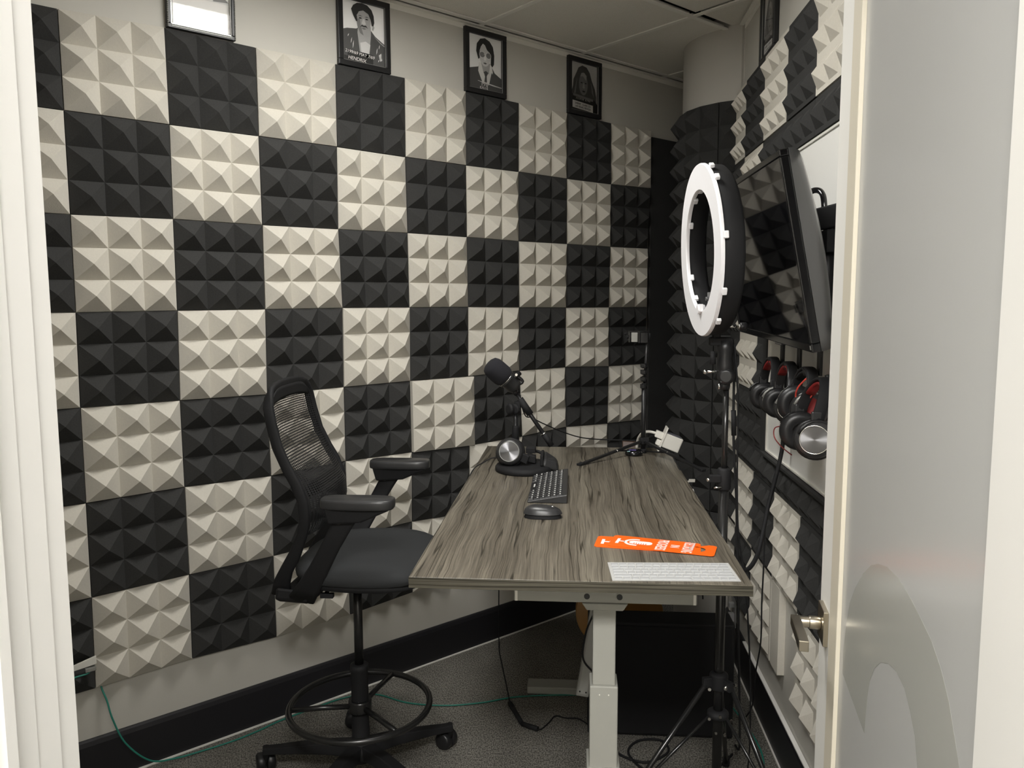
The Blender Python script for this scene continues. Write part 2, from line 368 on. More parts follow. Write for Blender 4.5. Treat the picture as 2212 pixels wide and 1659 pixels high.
for (s0, s1, z0, z1) in ((.118, .188, .2, 2.34), (.188, .83, 2.325, 2.34), (.188, .83, .2, .22)): dbox(bm_, s0, s1, -.003, .010, z0, z1)
bm_.build('glazing_bead', BEAD, door, bevel=.0015)
gm = dbox(MB(), .186, .832, .004, .014, .21, 2.335); gm.build('glass_pane', FROST, door)
# curved decal on the pane: a wide arch with a pointed foot
def arch(cx, zt, a, b, n=26, f0=0., f1=1.): return [(cx+a*math.cos(math.pi*(1-(f0+(f1-f0)*k/n))), zt-b+b*math.sin(math.pi*(f0+(f1-f0)*k/n))) for k in range(n+1)]
dec = MB()
outer = [(.219, .945), (.218, .986), (.234, 1.042), (.252, 1.081), (.289, 1.121), (.34, 1.162), (.388, 1.191), (.43, 1.207), (.478, 1.219), (.535, 1.224), (.588, 1.221), (.637, 1.213), (.681, 1.205), (.718, 1.19), (.748, 1.169), (.788, 1.123), (.815, 1.085), (.829, 1.06)]
inner = [(.829, .66), (.784, .80), (.74, .90), (.69, .99), (.656, 1.041), (.64, 1.071), (.616, 1.089), (.589, 1.103), (.55, 1.106), (.51, 1.098), (.469, 1.081), (.435, 1.056), (.411, 1.025), (.401, .997), (.394, .935)]
poly = outer + inner
dec.prism([(s, z) for s, z in poly], lambda s, z: dp(s, .0037, z), tn*.0001)
dec.build('arch_decal', DECAL, door)
# lever handle
hz = .968; hm = MB(); dbox(hm, .030, .096, -.009, 0, hz-.033, hz+.033); hs = .063
hnd = hm.build('rose_plate', NICKEL, door, bevel=.001)
lm = MB(); lm.cyl(dp(hs, -.009, hz), dp(hs, -.057, hz), .0105, seg=24); lm.cyl(dp(hs, -.009, hz), dp(hs, -.030, hz), .0125, seg=24)
dbox(lm, hs-.008, hs+.115, -.062, -.045, hz-.010, hz+.010)
lm.build('lever', NICKEL, hnd, bevel=.0015)
hb = MB()
for z in (.25, 1.1, 1.9): hb.cyl(dp(.955, .02, z), dp(.955, .02, z+.09), .006)
hb.build('hinge', NICKEL, door)

# ================================================================== FOAM PANELS
S = .3048; APEX = .041; BASEW = -.0115
def pyramid_panel(P00, P10, P01, P11, nx, nz, nrm, base, apex=APEX, jit=.0016):
    """corners (left-top, right-top, left-bottom, right-bottom) on the seam plane; nrm points into the room"""
    mb = MB(); P00, P10, P01, P11, nrm = map(Vector, (P00, P10, P01, P11, nrm))
    def pt(a, b, h=0): return (P00*(1-a)+P10*a)*(1-b)+(P01*(1-a)+P11*a)*b + nrm*h
    for i in range(nx):
        for j in range(nz):
            a0, a1, b0, b1 = i/nx, (i+1)/nx, j/nz, (j+1)/nz
            q = [pt(a0, b0), pt(a1, b0), pt(a1, b1), pt(a0, b1), pt((a0+a1)/2+random.uniform(-jit, jit)*4, (b0+b1)/2+random.uniform(-jit, jit)*4, apex+random.uniform(-jit, jit))]
            mb.add(q, [(0, 1, 4), (1, 2, 4), (2, 3, 4), (3, 0, 4)])
    # slab sides and back
    top = [P00, P10, P11, P01]; bot = [p+nrm*base for p in top]
    mb.add(top+bot, [(0, 1, 5, 4), (1, 2, 6, 5), (2, 3, 7, 6), (3, 0, 4, 7), (7, 6, 5, 4)])
    return mb
# measured seam corners of the left wall (column i, row j) -> (y, z); the rest follow the 12 inch grid
COR = {
 (0,0):(0.0007,2.4504), (1,0):(0.3064,2.4613), (2,0):(0.6101,2.4597), (3,0):(0.9164,2.4606), (4,0):(1.2222,2.4640), (5,0):(1.5273,2.4624),
 (6,0):(1.8262,2.4615), (7,0):(2.1310,2.4622), (8,0):(2.4344,2.4578), (0,1):(0.0014,2.1554), (1,1):(0.3079,2.1558), (2,1):(0.6102,2.1581),
 (3,1):(0.9152,2.1585), (4,1):(1.2202,2.1556), (5,1):(1.5261,2.1555), (6,1):(1.8252,2.1588), (7,1):(2.1297,2.1574), (8,1):(2.4388,2.1598),
 (9,1):(2.7482,2.1667), (0,2):(0.0017,1.8455), (1,2):(0.3053,1.8510), (2,2):(0.6121,1.8496), (3,2):(0.9121,1.8517), (4,2):(1.2251,1.8544),
 (5,2):(1.5276,1.8528), (6,2):(1.8243,1.8488), (7,2):(2.1315,1.8498), (8,2):(2.4399,1.8495), (9,2):(2.7290,1.8519), (0,3):(0.0005,1.5456),
 (1,3):(0.3047,1.5483), (2,3):(0.6111,1.5502), (3,3):(0.9211,1.5528), (4,3):(1.2280,1.5523), (5,3):(1.5317,1.5521), (6,3):(1.8262,1.5479),
 (7,3):(2.1253,1.5446), (8,3):(2.4321,1.5435), (9,3):(2.7285,1.5425), (0,4):(-0.0029,1.2470), (1,4):(0.2998,1.2449), (2,4):(0.6066,1.2410),
 (3,4):(0.9183,1.2454), (4,4):(1.2242,1.2485), (5,4):(1.5283,1.2478), (6,4):(1.8267,1.2550), (7,4):(2.1231,1.2550), (8,4):(2.4347,1.2422),
 (9,4):(2.7238,1.2395), (0,5):(-0.0037,0.9407), (1,5):(0.3014,0.9451), (2,5):(0.6112,0.9379), (3,5):(0.9181,0.9518), (4,5):(1.2274,0.9478),
 (5,5):(1.5299,0.9397), (6,5):(1.8417,0.9446), (7,5):(2.1302,0.9589), (8,5):(2.4283,0.9448), (9,5):(2.6922,0.9369), (0,6):(-0.0044,0.6296),
 (1,6):(0.3029,0.6346), (2,6):(0.6090,0.6342), (4,6):(1.2225,0.6505), (0,7):(-0.0085,0.3241), (1,7):(0.3002,0.3296), (2,7):(0.6103,0.3194),
 (3,7):(0.9210,0.3225), (4,7):(1.2202,0.3409),
}
Z0 = 2.4616
ORD = ['first', 'second', 'third', 'fourth', 'fifth', 'sixth', 'seventh', 'eighth', 'ninth', 'tenth', 'eleventh']
def cor(i, j):
    if (i, j) in COR: return COR[(i, j)]
    for dj in range(1, 8):
        for k in (i, i-1, i+1):
            if (k, j-dj) in COR:
                y, z = COR[(k, j-dj)]; return (i*S + (y-k*S)*.6, Z0-j*S + (z-(Z0-(j-dj)*S))*.8)
    return (i*S, Z0-j*S)
GL = 'foam tiles on the left wall'
for i in range(-1, 9):
    for j in range(7):
        g = .0012
        if i == -1:
            c = []
            for jj in (j, j+1):
                y1, z1 = cor(0, jj); c.append(((0, y1-S+g, z1), (0, y1-g, z1)))
        else:
            c = []
            for jj in (j, j+1):
                (ya, za), (yb, zb) = cor(i, jj), cor(i+1, jj); c.append(((0, ya+g, za), (0, yb-g, zb)))
        c = [[Vector(p) for p in r] for r in c]
        for k in (0, 1): c[0][k].z -= g; c[1][k].z += g
        dark = (i+j) % 2 == 1 if i >= 0 else j % 2 == 0
        if i == 4 and j == 4:     # this one stands proud of its neighbour
            for r in c: r[1].y += .022; [setattr(p, 'x', p.x+.012) for p in r]
        dx = random.uniform(-.0015, .0025)
        for r in c:
            for p in r: p.x += dx
        mb = pyramid_panel(c[0][0], c[0][1], c[1][0], c[1][1], 3, 3, (1, 0, 0), BASEW-dx - (.012 if (i == 4 and j == 4) else 0))
        o = mb.build('foam_tile', FOAM_D if dark else FOAM_L, frame=LEFT)
        tag(o, '%s pyramid foam tile on left wall, %s row down, %s column from doorway' % ('charcoal' if dark else 'light grey', ORD[j], ORD[i+1]), 'foam tile', GL)
# smooth black sheet between the last column and the pillar
o = B(-.011, .006, 2.7452, 3.10, .33, 2.43).build('flat_foam_sheet', FOAM_D, frame=LEFT)
tag(o, 'tall flat black foam sheet filling the gap between pyramid panels and pillar', 'foam sheet')

# right wall: seam plane n = 2.25
NS = 2.25; US = [1.235, 1.035, .718, .398, .081, -.236, -.553, -.87, -1.187, -1.504]; ZR = [2.465, 2.162, None, 1.531, 1.226, .9165, .608, .303]
def rpanel(u1, u0, z1, z0, dark, label, nx=3, nz=3, apex=APEX, grp='foam tiles on the right wall', tilt=0):
    g = .0012
    a = (NS, u1-g, z1-g); b = (NS, u0+g, z1-g); c = (NS, u1-g, z0+g); d = (NS, u0+g, z0+g)
    mb = pyramid_panel(a, b, c, d, nx, nz, (-1, 0, 0), .0115 if True else 0, apex)
    # base must go toward the wall
    o = mb.build('foam_tile', FOAM_D if dark else FOAM_L); tag(o, label, 'foam tile', grp); return o
def rp(row, ci, z1, z0, dark, nx=3, nz=3, u1=None, u0=None):
    rpanel(US[ci] if u1 is None else u1, US[ci+1] if u0 is None else u0, z1, z0, dark, '%s pyramid foam tile on right wall, %s, %s from far end' % ('charcoal' if dark else 'light grey', row, ORD[ci]), nx, nz)
for ci in range(0, 7): rp('top row', ci, 2.465, 2.162, ci % 2 == 1)
for ci in (0, 1): rp('second row down', ci, 2.158, 1.837, ci % 2 == 0)
for ci in range(2, 7): rp('strip above whiteboard', ci, 2.158, 2.050, True, 3, 1)
for ci in (0, 1): rp('third row down', ci, 1.835, 1.533, ci % 2 == 1)
for ci in (0, 1): rp('fourth row down', ci, 1.531, 1.228, ci % 2 == 0)
rp('cut tile just under television', 2, 1.531, 1.228, True, 1, 3, .718, .607)
for ci in (0, 1): rp('fifth row down', ci, 1.226, .9185, ci % 2 == 1)
rp('cut tile at headphone height', 2, 1.226, 1.024, True, 1, 2, .718, .607)
for ci in range(2, 7): rp('strip below whiteboard', ci, 1.021, .9185, True, 3, 1)
for ci in range(0, 7): rp('second row up', ci, .9165, .610, ci % 2 == 0)
for ci in (0, 1, 2, 4, 5, 6): rp('lowest row', ci, .608, .303, (ci % 2 == 1) and ci != 2)
tag(MB().box(2.236, 2.2615, .560, .604, 1.024, 1.531).build('foam_edge_strip', FOAM_D), 'narrow smooth charcoal foam strip upright along the left edge of the whiteboard', 'foam strip')
tag(MB().box(2.238, 2.2615, .285, .385, .306, .606).build('foam_edge_strip', FOAM_L), 'narrow smooth light grey foam strip upright in the lowest row near floor', 'foam strip')
tag(MB().box(2.222, 2.2375, -1.5, .555, 1.0215, 1.030).build('foam_ledge', FOAM_D), 'long thin charcoal foam ledge running under the whiteboard', 'foam strip')

# ---- foam wrapped round the pillar
PC = Vector((2.35, 1.53, 0)); PR = .315
def pp(deg, z, h=0): a = math.radians(deg); return Vector((PC.x-(PR+h)*math.sin(a), PC.y-(PR+h)*math.cos(a), z))
def pillar_panel(d0, d1, nx, ztop, row, coln):
    mb = MB(); nz = 3; g = .15
    d0 += g; d1 -= g
    for i in range(nx):
        for j in range(nz):
            a0 = d1+(d0-d1)*i/nx; a1 = d1+(d0-d1)*(i+1)/nx; b0 = ztop-.0012-(S-.0024)*j/nz; b1 = ztop-.0012-(S-.0024)*(j+1)/nz
            q = [pp(a0, b0), pp(a1, b0), pp(a1, b1), pp(a0, b1), pp((a0+a1)/2+random.uniform(-.6, .6), (b0+b1)/2+random.uniform(-.004, .004), APEX)]
            mb.add(q, [(0, 1, 4), (1, 2, 4), (2, 3, 4), (3, 0, 4)])
    zb = ztop-S+.0012; zt = ztop-.0012; ds = [d1+(d0-d1)*k/nx for k in range(nx+1)]
    v = [pp(d, zt) for d in ds]+[pp(d, zt, -.014) for d in ds]+[pp(d, zb) for d in ds]+[pp(d, zb, -.014) for d in ds]; m = nx+1
    f = [(k, k+1, m+k+1, m+k) for k in range(nx)]+[(2*m+k, 3*m+k, 3*m+k+1, 2*m+k+1) for k in range(nx)]+[(m+k, m+k+1, 3*m+k+1, 3*m+k) for k in range(nx)]+[(0, m, 3*m, 2*m), (m-1, 3*m-1, 4*m-1, 2*m-1)]
    mb.add(v, f); o = mb.build('foam_tile', FOAM_D)
    tag(o, 'black pyramid foam tile bent round the pillar, %s row down, %s' % (ORD[row], coln), 'foam tile', 'foam tiles round the pillar')
for r in range(7):
    zt = 2.44-r*.3055
    pillar_panel(19.5, 34.5, 1, zt, r, 'narrow column by right wall')
    pillar_panel(34.9, 88, 3, zt, r, 'front column')
    pillar_panel(88.4, 141, 3, zt, r, 'rear column by left wall')

# ================================================================== WHITEBOARD
wb = thing('whiteboard', (2.25, -.2, 1.03), 'white glossy whiteboard on the right wall behind television and headphones', 'whiteboard')
B(2.246, 2.2615, -1.40, .555, 1.032, 2.046).build('writing_surface', BOARD, wb)
mb = MB(); mb.box(2.241, 2.2615, -1.41, .557, 1.0305, 1.036).box(2.241, 2.2615, -1.41, .557, 2.040, 2.047).box(2.241, 2.2615, .551, .558, 1.036, 2.040); mb.build('board_edge', WHITEPL, wb)

# ================================================================== CEILING LIGHTS
def troffer(x0, x1, y0, y1, E, label, frame, fr=LEFT, col=(1.0, .985, .94)):
    t = thing(frame, ((x0+x1)/2, (y0+y1)/2, CZ), label, 'ceiling light', frame=fr)
    B(x0+.03, x1-.03, y0+.03, y1-.03, CZ-.006, CZ+.002).build('diffuser', mat('lamp_%s' % frame, (1, 1, 1), emit=(col, E)), t)
    mb = MB(); mb.box(x0+.004, x1-.004, y0+.004, y0+.03, CZ-.008, CZ+.012).box(x0+.004, x1-.004, y1-.03, y1-.004, CZ-.008, CZ+.012).box(x0+.004, x0+.03, y0+.03, y1-.03, CZ-.008, CZ+.012).box(x1-.03, x1-.004, y0+.03, y1-.03, CZ-.008, CZ+.012)
    mb.build('lamp_frame', WHITEP, t)
troffer(.65, 1.26, .39, 1.0, ROOM_LAMP, 'square white recessed ceiling light above the room between chair and desk', 'ceiling_light')
troffer(.75, 1.95, -3.05, -2.45, HALL_LAMP, 'long white recessed ceiling light in the corridor outside the doorway', 'corridor_ceiling_light', ROOM, (1.0, .985, .955))

# ================================================================== FRAMED PICTURES
def fpoly(mb, pts, fn, lay, mi):
    mb.cur = mi; mb.add([fn(a, b, lay) for a, b in pts], [tuple(range(len(pts)))])
def ell(cx, cy, rx, ry, n=20, a0=0, a1=360): return [(cx+rx*math.cos(math.radians(a0+(a1-a0)*k/n)), cy+ry*math.sin(math.radians(a0+(a1-a0)*k/n))) for k in range(n)]
def picture(y0, style, label, beaded=False, wall='L', w=.226, h=.266):
    z0 = 2.4635
    if wall == 'L': org = (.012, y0+w/2, z0); fr = LEFT; F = lambda a, b, c: (-.0105+c, y0+a, z0+b)
    else: org = (2.25, y0, z0); fr = ROOM; F = lambda a, b, c: (WR-.001-c, y0+w/2-a, z0+b)
    t = thing('framed_photo', org, label, 'picture', 'framed photos above the foam', fr)
    b_ = .021 if not beaded else .014
    def fbox(mb, a0, a1, b0, b1, c0, c1): p = [F(a, b, c) for c in (c0, c1) for (a, b) in ((a0, b0), (a1, b0), (a1, b1), (a0, b1))]; mb.hexa(p)
    mb = MB(); 
    for (a0, a1, b0, b1) in ((0, w, 0, b_), (0, w, h-b_, h), (0, b_, b_, h-b_), (w-b_, w, b_, h-b_)): fbox(mb, a0, a1, b0, b1, 0, .018)
    mb.build('frame', BLACK, t, bevel=.002)
    mb = MB()   # bright inner lip
    for (a0, a1, b0, b1) in ((b_, w-b_, b_, b_+.002), (b_, b_+.002, b_, h-b_), (w-b_-.002, w-b_, b_, h-b_)): fbox(mb, a0, a1, b0, b1, .011, .0135)
    mb.build('inner_lip', GREYAL if not beaded else CHROME, t)
    if beaded:
        mb = MB()
        for k in range(46):
            z = .004+k*(h-.008)/45
            for a in (.003, w-.003): mb.cyl(F(a, z-.0022, .019), F(a, z+.0022, .019), .0022, seg=6)
        for a in (.018, w-.018): fbox(mb, a-.001, a+.001, .014, h-.014, .018, .020)
        fbox(mb, .014, w-.014, .006, .008, .018, .020); fbox(mb, .014, w-.014, .0105, .0125, .018, .020)
        mb.build('beaded_edge', GREYAL, t)
    W_, H_ = w-2*b_, h-2*b_; fn = lambda a, b, l: F(b_+a*W_, b_+b*H_, .004+l*.00035)
    mb = MB(); P = lambda pts, lay, mi: fpoly(mb, pts, fn, lay, mi)
    ml = [grey(v) for v in (.95, .74, .48, .27, .10, .03)]+[WHITEINK]
    if style == 0:     # only the bottom shows: suit, collar, white band of paper with the lamp's reflection painted in
        P([(0, 0), (1, 0), (1, 1), (0, 1)], 0, 6); P([(0, .42), (1, .42), (1, 1), (0, 1)], 1, 0)
        P([(0, .42), (.0, .56), (.22, .62), (.36, .66), (.64, .66), (.80, .58), (1, .44), (1, .42)], 2, 1)
        P([(.30, .43), (.33, .72), (.68, .72), (.70, .43)], 3, 6); P([(.36, .66), (.42, .50), (.52, .44), (.62, .50), (.66, .66)], 4, 2)
        P(ell(.50, .80, .20, .26), 5, 2); P(ell(.50, .94, .22, .12, 16, 0, 180), 6, 4); P([(.42, .68), (.58, .68), (.56, .665), (.44, .665)], 7, 3)
        for e in (.42, .58): P(ell(e, .84, .035, .012, 10), 7, 5)
        P([(.33, .52), (.22, .60), (.10, .545), (.2, .44)], 4, 2); P([(.70, .52), (.80, .575), (.98, .45), (.72, .43)], 4, 3)
    elif style == 1:   # short curly hair, moustache, leather jacket
        P([(0, 0), (1, 0), (1, 1), (0, 1)], 0, 0)
        P([(0, 0), (0, .50), (.12, .535), (.34, .56), (.40, .60), (.66, .60), (.78, .50), (1, .40), (1, 0)], 1, 4)
        P([(.38, .62), (.36, .50), (.42, .12), (.62, .12), (.68, .50), (.68, .64)], 2, 2); P([(.42, .34), (.45, .12), (.62, .12), (.66, .34), (.55, .38)], 3, 1)
        P(ell(.51, .70, .165, .215), 4, 2); P([(.35, .72), (.36, .60), (.42, .50), (.50, .47), (.44, .62), (.42, .74)], 5, 3)
        P([(.33, .68), (.27, .76), (.22, .86), (.27, .93), (.36, .98), (.48, .995), (.60, .98), (.70, .92), (.75, .83), (.76, .72), (.74, .66), (.70, .66), (.67, .76), (.62, .84), (.50, .88), (.40, .85), (.35, .78), (.36, .68)], 6, 5)
        for e in (.43, .58): P(ell(e, .745, .035, .012, 10), 7, 5); P([(e-.06, .775), (e, .79), (e+.06, .778), (e, .778)], 7, 5)
        P([(.49, .74), (.46, .66), (.51, .645), (.56, .66), (.53, .74)], 6, 1)
        P([(.42, .595), (.46, .64), (.51, .63), (.56, .64), (.61, .595), (.56, .615), (.51, .61), (.46, .615)], 7, 5); P([(.45, .585), (.51, .60), (.57, .585), (.51, .565)], 7, 3)
        P([(.70, .60), (.73, .68), (.76, .64), (.73, .58)], 6, 2)
        for (x, y, l) in ((.20, .30, .10), (.24, .22, .14), (.13, .40, .05), (.80, .20, .12), (.86, .30, .08), (.90, .12, .1), (.84, .08, .05)): P([(x, y), (x+.018, y+l*.3), (x+.03, y+l), (x+.008, y+l*.6)], 3, 0)
        P([(.74, .50), (.90, .40), (1, .36), (1, .375), (.88, .43)], 3, 2); P([(.86, .20), (.89, .10), (.94, .12), (.92, .24)], 3, 1)
        P([(0, 0), (0, .09), (.62, .05), (.70, 0)], 4, 5); P([(.12, 0), (.12, .20), (.72, .18), (.72, 0)], 3, 5)
    elif style == 2:   # dark fringe, tinted aviator glasses, high white collar
        P([(0, 0), (1, 0), (1, 1), (0, 1)], 0, 0)
        P([(0, 0), (0, .36), (.30, .42), (.36, .50), (.70, .48), (.80, .36), (1, .28), (1, 0)], 1, 4)
        P([(.32, .50), (.30, .34), (.44, .12), (.62, .12), (.74, .36), (.70, .52)], 2, 6); P([(.38, .52), (.46, .32), (.62, .32), (.66, .52)], 3, 2)
        P([(.46, .34), (.50, .26), (.47, .12), (.56, .12), (.55, .27), (.60, .34), (.53, .37)], 4, 4)
        P([(.30, .34), (.42, .12), (.36, .12), (.29, .26)], 4, 4); P([(.70, .36), (.62, .12), (.70, .12), (.76, .26)], 4, 4)
        P(ell(.50, .65, .165, .205), 5, 1)
        P([(.30, .56), (.24, .70), (.26, .84), (.36, .94), (.50, .97), (.64, .93), (.74, .84), (.78, .68), (.77, .52), (.72, .46), (.67, .50), (.68, .64), (.64, .72), (.56, .76), (.50, .84), (.44, .86), (.38, .80), (.34, .72), (.34, .58)], 6, 5)
        for e in (.415, .60): P(ell(e, .655, .085, .062, 18), 7, 0); P(ell(e, .655, .073, .052, 18), 8, 3)
        P([(.46, .67), (.54, .67), (.54, .66), (.46, .66)], 8, 0)
        P([(.49, .65), (.46, .57), (.50, .555), (.54, .57), (.52, .65)], 6, 0); P([(.44, .505), (.50, .52), (.56, .505), (.50, .485)], 7, 4)
        P([(.28, .155), (.29, .165), (1, .115), (1, .10), (.75, .11)], 5, 1)
    else:              # long wavy hair, board with lettering
        P([(0, 0), (1, 0), (1, 1), (0, 1)], 0, 1)
        P([(.02, .30), (.10, .50), (.12, .64), (.22, .78), (.30, .90), (.44, .96), (.60, .94), (.72, .84), (.80, .68), (.92, .52), (.97, .36), (.96, .14), (.80, .12), (.12, .2)], 1, 4)
        P([(.14, .36), (.20, .55), (.26, .70), (.22, .50), (.20, .36)], 2, 3); P([(.76, .66), (.84, .50), (.88, .34), (.80, .44)], 2, 3)
        P(ell(.48, .57, .165, .225), 3, 3); P([(.40, .80), (.50, .82), (.60, .76), (.58, .66), (.46, .74), (.36, .72)], 4, 2)
        for e in (.41, .56): P(ell(e, .60, .04, .013, 10), 5, 5)
        P([(.47, .60), (.45, .50), (.49, .485), (.53, .50), (.51, .60)], 4, 2); P([(.42, .43), (.49, .445), (.56, .425), (.49, .405)], 5, 5)
        P([(0, .0), (0, .28), (.08, .34), (.92, .28), (1, .2), (1, 0)], 5, 5); P([(.10, .30), (.10, .35), (.84, .30), (.84, .25)], 6, 3)
        P([(.08, .06), (.08, .21), (.84, .17), (.84, .02)], 6, 0)
    mb.build('print', ml, t)
    tx = MB()
    def T(s, size, a, b, c=.0072, rot=0, **k):
        cr, sr = math.cos(rot), math.sin(rot)
        add_text(tx, s, size, lambda x, y, z: F(b_+a*W_+x*cr-y*sr, b_+b*H_+x*sr+y*cr, c+z), depth=0, **k)
    if style == 1: T('2199/69 MAY 7/69', .0165, .40, .125, rot=-.06, font_shear=.2); T('HENDRIX', .018, .33, .03, rot=-.04, font_shear=.2); tx.build('lettering', WHITEINK, t)
    if style == 2: T('T70', .026, .47, .075); T('5015', .024, .46, -.012); tx.build('lettering', WHITEINK, t)
    if style == 3:
        T('SHERIFF   CLARK CO.', .0125, .46, .125, rot=-.05, spacing=.9); T('LAS VEGAS, NEVADA', .0125, .46, .065, rot=-.05, spacing=.9); tx.build('lettering', BLACKINK, t)
        tx = MB(); T('3 3 2 9 3 8   6 7 9 0', .012, .46, .235, rot=-.05); tx.build('number_strip', WHITEINK, t)
    gm = MB(); p = [F(a, b, .0095) for a, b in ((b_, b_), (w-b_, b_), (w-b_, h-b_), (b_, h-b_))]; gm.add(p, [(0, 1, 2, 3)]); gm.build('glass', PGLASS, t)
    return t
p1_ = picture(.313, 0, 'beaded black frame nearest the doorway, photo of a person in suit and collar', True)
p1_.rotation_euler = (0, math.radians(1.9), 0)
picture(.930, 1, 'black framed photo of a person with moustache, leather jacket, handwritten caption')
picture(1.524, 2, 'black framed photo of a person with dark fringe and tinted glasses')
picture(2.133, 3, 'black framed photo of a person with long wavy hair holding a lettered board')
picture(.74, 3, 'black framed photo standing on the right wall foam beside the pillar', wall='R')

# ================================================================== DESK
dk = thing('standing_desk', (1.556, .157, 0), 'raised standing desk with grey-brown wood top and pale metal telescoping legs', 'desk')
B(1.178, 1.933, -.648, .963, .935, .960).build('desktop', WOOD, dk, bevel=.0015)
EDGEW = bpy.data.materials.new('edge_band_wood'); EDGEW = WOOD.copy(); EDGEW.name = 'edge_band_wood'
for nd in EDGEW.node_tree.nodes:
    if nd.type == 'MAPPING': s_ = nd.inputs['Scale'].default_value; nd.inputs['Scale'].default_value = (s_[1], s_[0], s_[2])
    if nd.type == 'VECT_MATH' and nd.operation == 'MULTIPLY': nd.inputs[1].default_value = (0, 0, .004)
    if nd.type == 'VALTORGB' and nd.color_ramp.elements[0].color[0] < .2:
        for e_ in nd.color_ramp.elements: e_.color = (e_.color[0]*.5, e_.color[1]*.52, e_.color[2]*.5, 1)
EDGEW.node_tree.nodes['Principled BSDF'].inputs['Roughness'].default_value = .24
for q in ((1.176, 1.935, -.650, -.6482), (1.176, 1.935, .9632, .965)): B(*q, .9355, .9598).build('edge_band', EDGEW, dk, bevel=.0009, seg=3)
for q in ((1.176, 1.1778, -.648, .963), (1.9332, 1.935, -.648, .963)): B(*q, .9355, .9598).build('edge_band', WOOD, dk, bevel=.0006)
for (uc, s) in ((-.47, -1), (.715, 1)):
    sh = .04 if s > 0 else 0
    bb = B(1.402+sh, 1.839+sh, uc-.035, uc+.035, .855, .933).build('side_bracket', GREYMET, dk, bevel=.002)
    m_ = MB()
    for n in (1.578+sh, 1.656+sh): m_.cyl((n, uc-.0372, .871), (n, uc-.030, .871), .0070, seg=14)
    m_.build('bolt', BLACK, bb)
    for q in ((1.405+sh, 1.411+sh), (1.830+sh, 1.836+sh)): B(*q, uc-.036, uc+.036, .856, .932).build('end_cap', WHITEPL, bb)
    m_ = MB(); m_.hexa([(a_+sh, b_, c_) for a_, b_, c_ in ((1.578, uc-.04, .838), (1.664, uc-.04, .838), (1.664, uc+.04, .838), (1.578, uc+.04, .838), (1.566, uc-.04, .855), (1.676, uc-.04, .855), (1.676, uc+.04, .855), (1.566, uc+.04, .855))])
    m_.build('leg_plate', GREYMET, dk, bevel=.002)
    lg = B(1.593+sh, 1.648+sh, uc-.03, uc+.03, .645, .836).build('leg', GREYMET, dk, bevel=.003)
    a = MB().box(1.5865+sh, 1.6545+sh, uc-.0365, uc+.0365, .437, .646); a.build('leg_stage', GREYMET, lg, bevel=.003)
    a = MB().box(1.580+sh, 1.661+sh, uc-.043, uc+.043, .03, .440); a.build('leg_sleeve', GREYMET, lg, bevel=.003)
    a = MB()
    for n in (1.610+sh, 1.632+sh): a.cyl((n, uc-.0372, .625), (n, uc-.036, .625), .0016, seg=8)
    a.build('screw', WHITEPL, lg)
    B(1.362, 1.872+sh*1.5, uc-.0385, uc+.0385, .002, .032).build('foot', GREYMET if s < 0 else GREYMET, dk, bevel=.004)
m_ = MB(); m_.box(1.55, 1.585, -.44, .685, .888, .930).box(1.66, 1.695, -.44, .685, .888, .930); m_.build('crossbeam', GREYMET, dk, bevel=.002)
B(1.20, 1.27, -.2, .05, .905, .933).build('control_box', BLACK, dk, bevel=.003)

# ================================================================== KEYBOARD
def tilt(n, u, z): return (n, u, z)
kb = thing('keyboard', (1.464, .215, .9605), 'compact black keyboard with white legends lying between microphone base and mouse', 'keyboard')
K0, K1 = (1.403, .020), (1.525, .405)
def kz(n, h=0): return .9655 + (n-1.403)/.122*.022 + h
m_ = MB(); m_.hexa([(1.403, .020, .9605), (1.525, .020, .9605), (1.525, .405, .9605), (1.403, .405, .9605), (1.403, .020, kz(1.403)), (1.525, .020, kz(1.525)), (1.525, .405, kz(1.525)), (1.403, .405, kz(1.403))])
m_.build('case', DKGREY, kb, bevel=.002)
k0 = None
def keymesh(wn, wu):
    m = MB(); m.hexa([(-wn, -wu, 0), (wn, -wu, 0), (wn, wu, 0), (-wn, wu, 0), (-wn*.86, -wu*.86, .0022+0), (wn*.86, -wu*.86, .0022), (wn*.86, wu*.86, .0022), (-wn*.86, wu*.86, .0022)])
    m.cur = 1; m.add([(wn*.05, -wu*.45, .0024), (wn*.70, -wu*.45, .0024), (wn*.70, wu*.30, .0024), (wn*.05, wu*.30, .0024)], [(0, 1, 2, 3)]); m.cur = 0
    return m
rows = [(1.4135, [(0, 1.4), (1.5, 1), (2.6, 1), (3.7, 1), (4.8, 4.2), (9.1, 1), (10.2, 1), (11.3, 1), (12.4, 1), (13.5, 1)])]
for r in range(1, 6): rows.append((1.4135+.0175*r, [(k, 1) for k in range(14)] if r > 1 else [(0, 1.8)]+[(k+1, 1) for k in range(1, 12)]+[(13, 1)]))
shared = {}
for (n, ks) in rows:
    for (p, wd) in ks:
        wd_ = min(wd, 14.0-p); uc = .393-(p+wd_/2)*.02605; key = round(wd_, 2)
        if key not in shared:
            o = keymesh(.0078, .0130*wd_-.0012).build('key', [BLACK, KEYL], frame=ROOM, origin=(0, 0, 0)); shared[key] = o.data; o.parent = kb; o.matrix_world = Matrix.Identity(4)
        else: o = bpy.data.objects.new('key', shared[key]); C.objects.link(o); o.parent = kb
        o.matrix_parent_inverse = Matrix.Identity(4); o.location = (n-1.464, uc-.215, kz(n)-.9605); o.rotation_euler = (0, -math.atan2(.022, .122), 0)

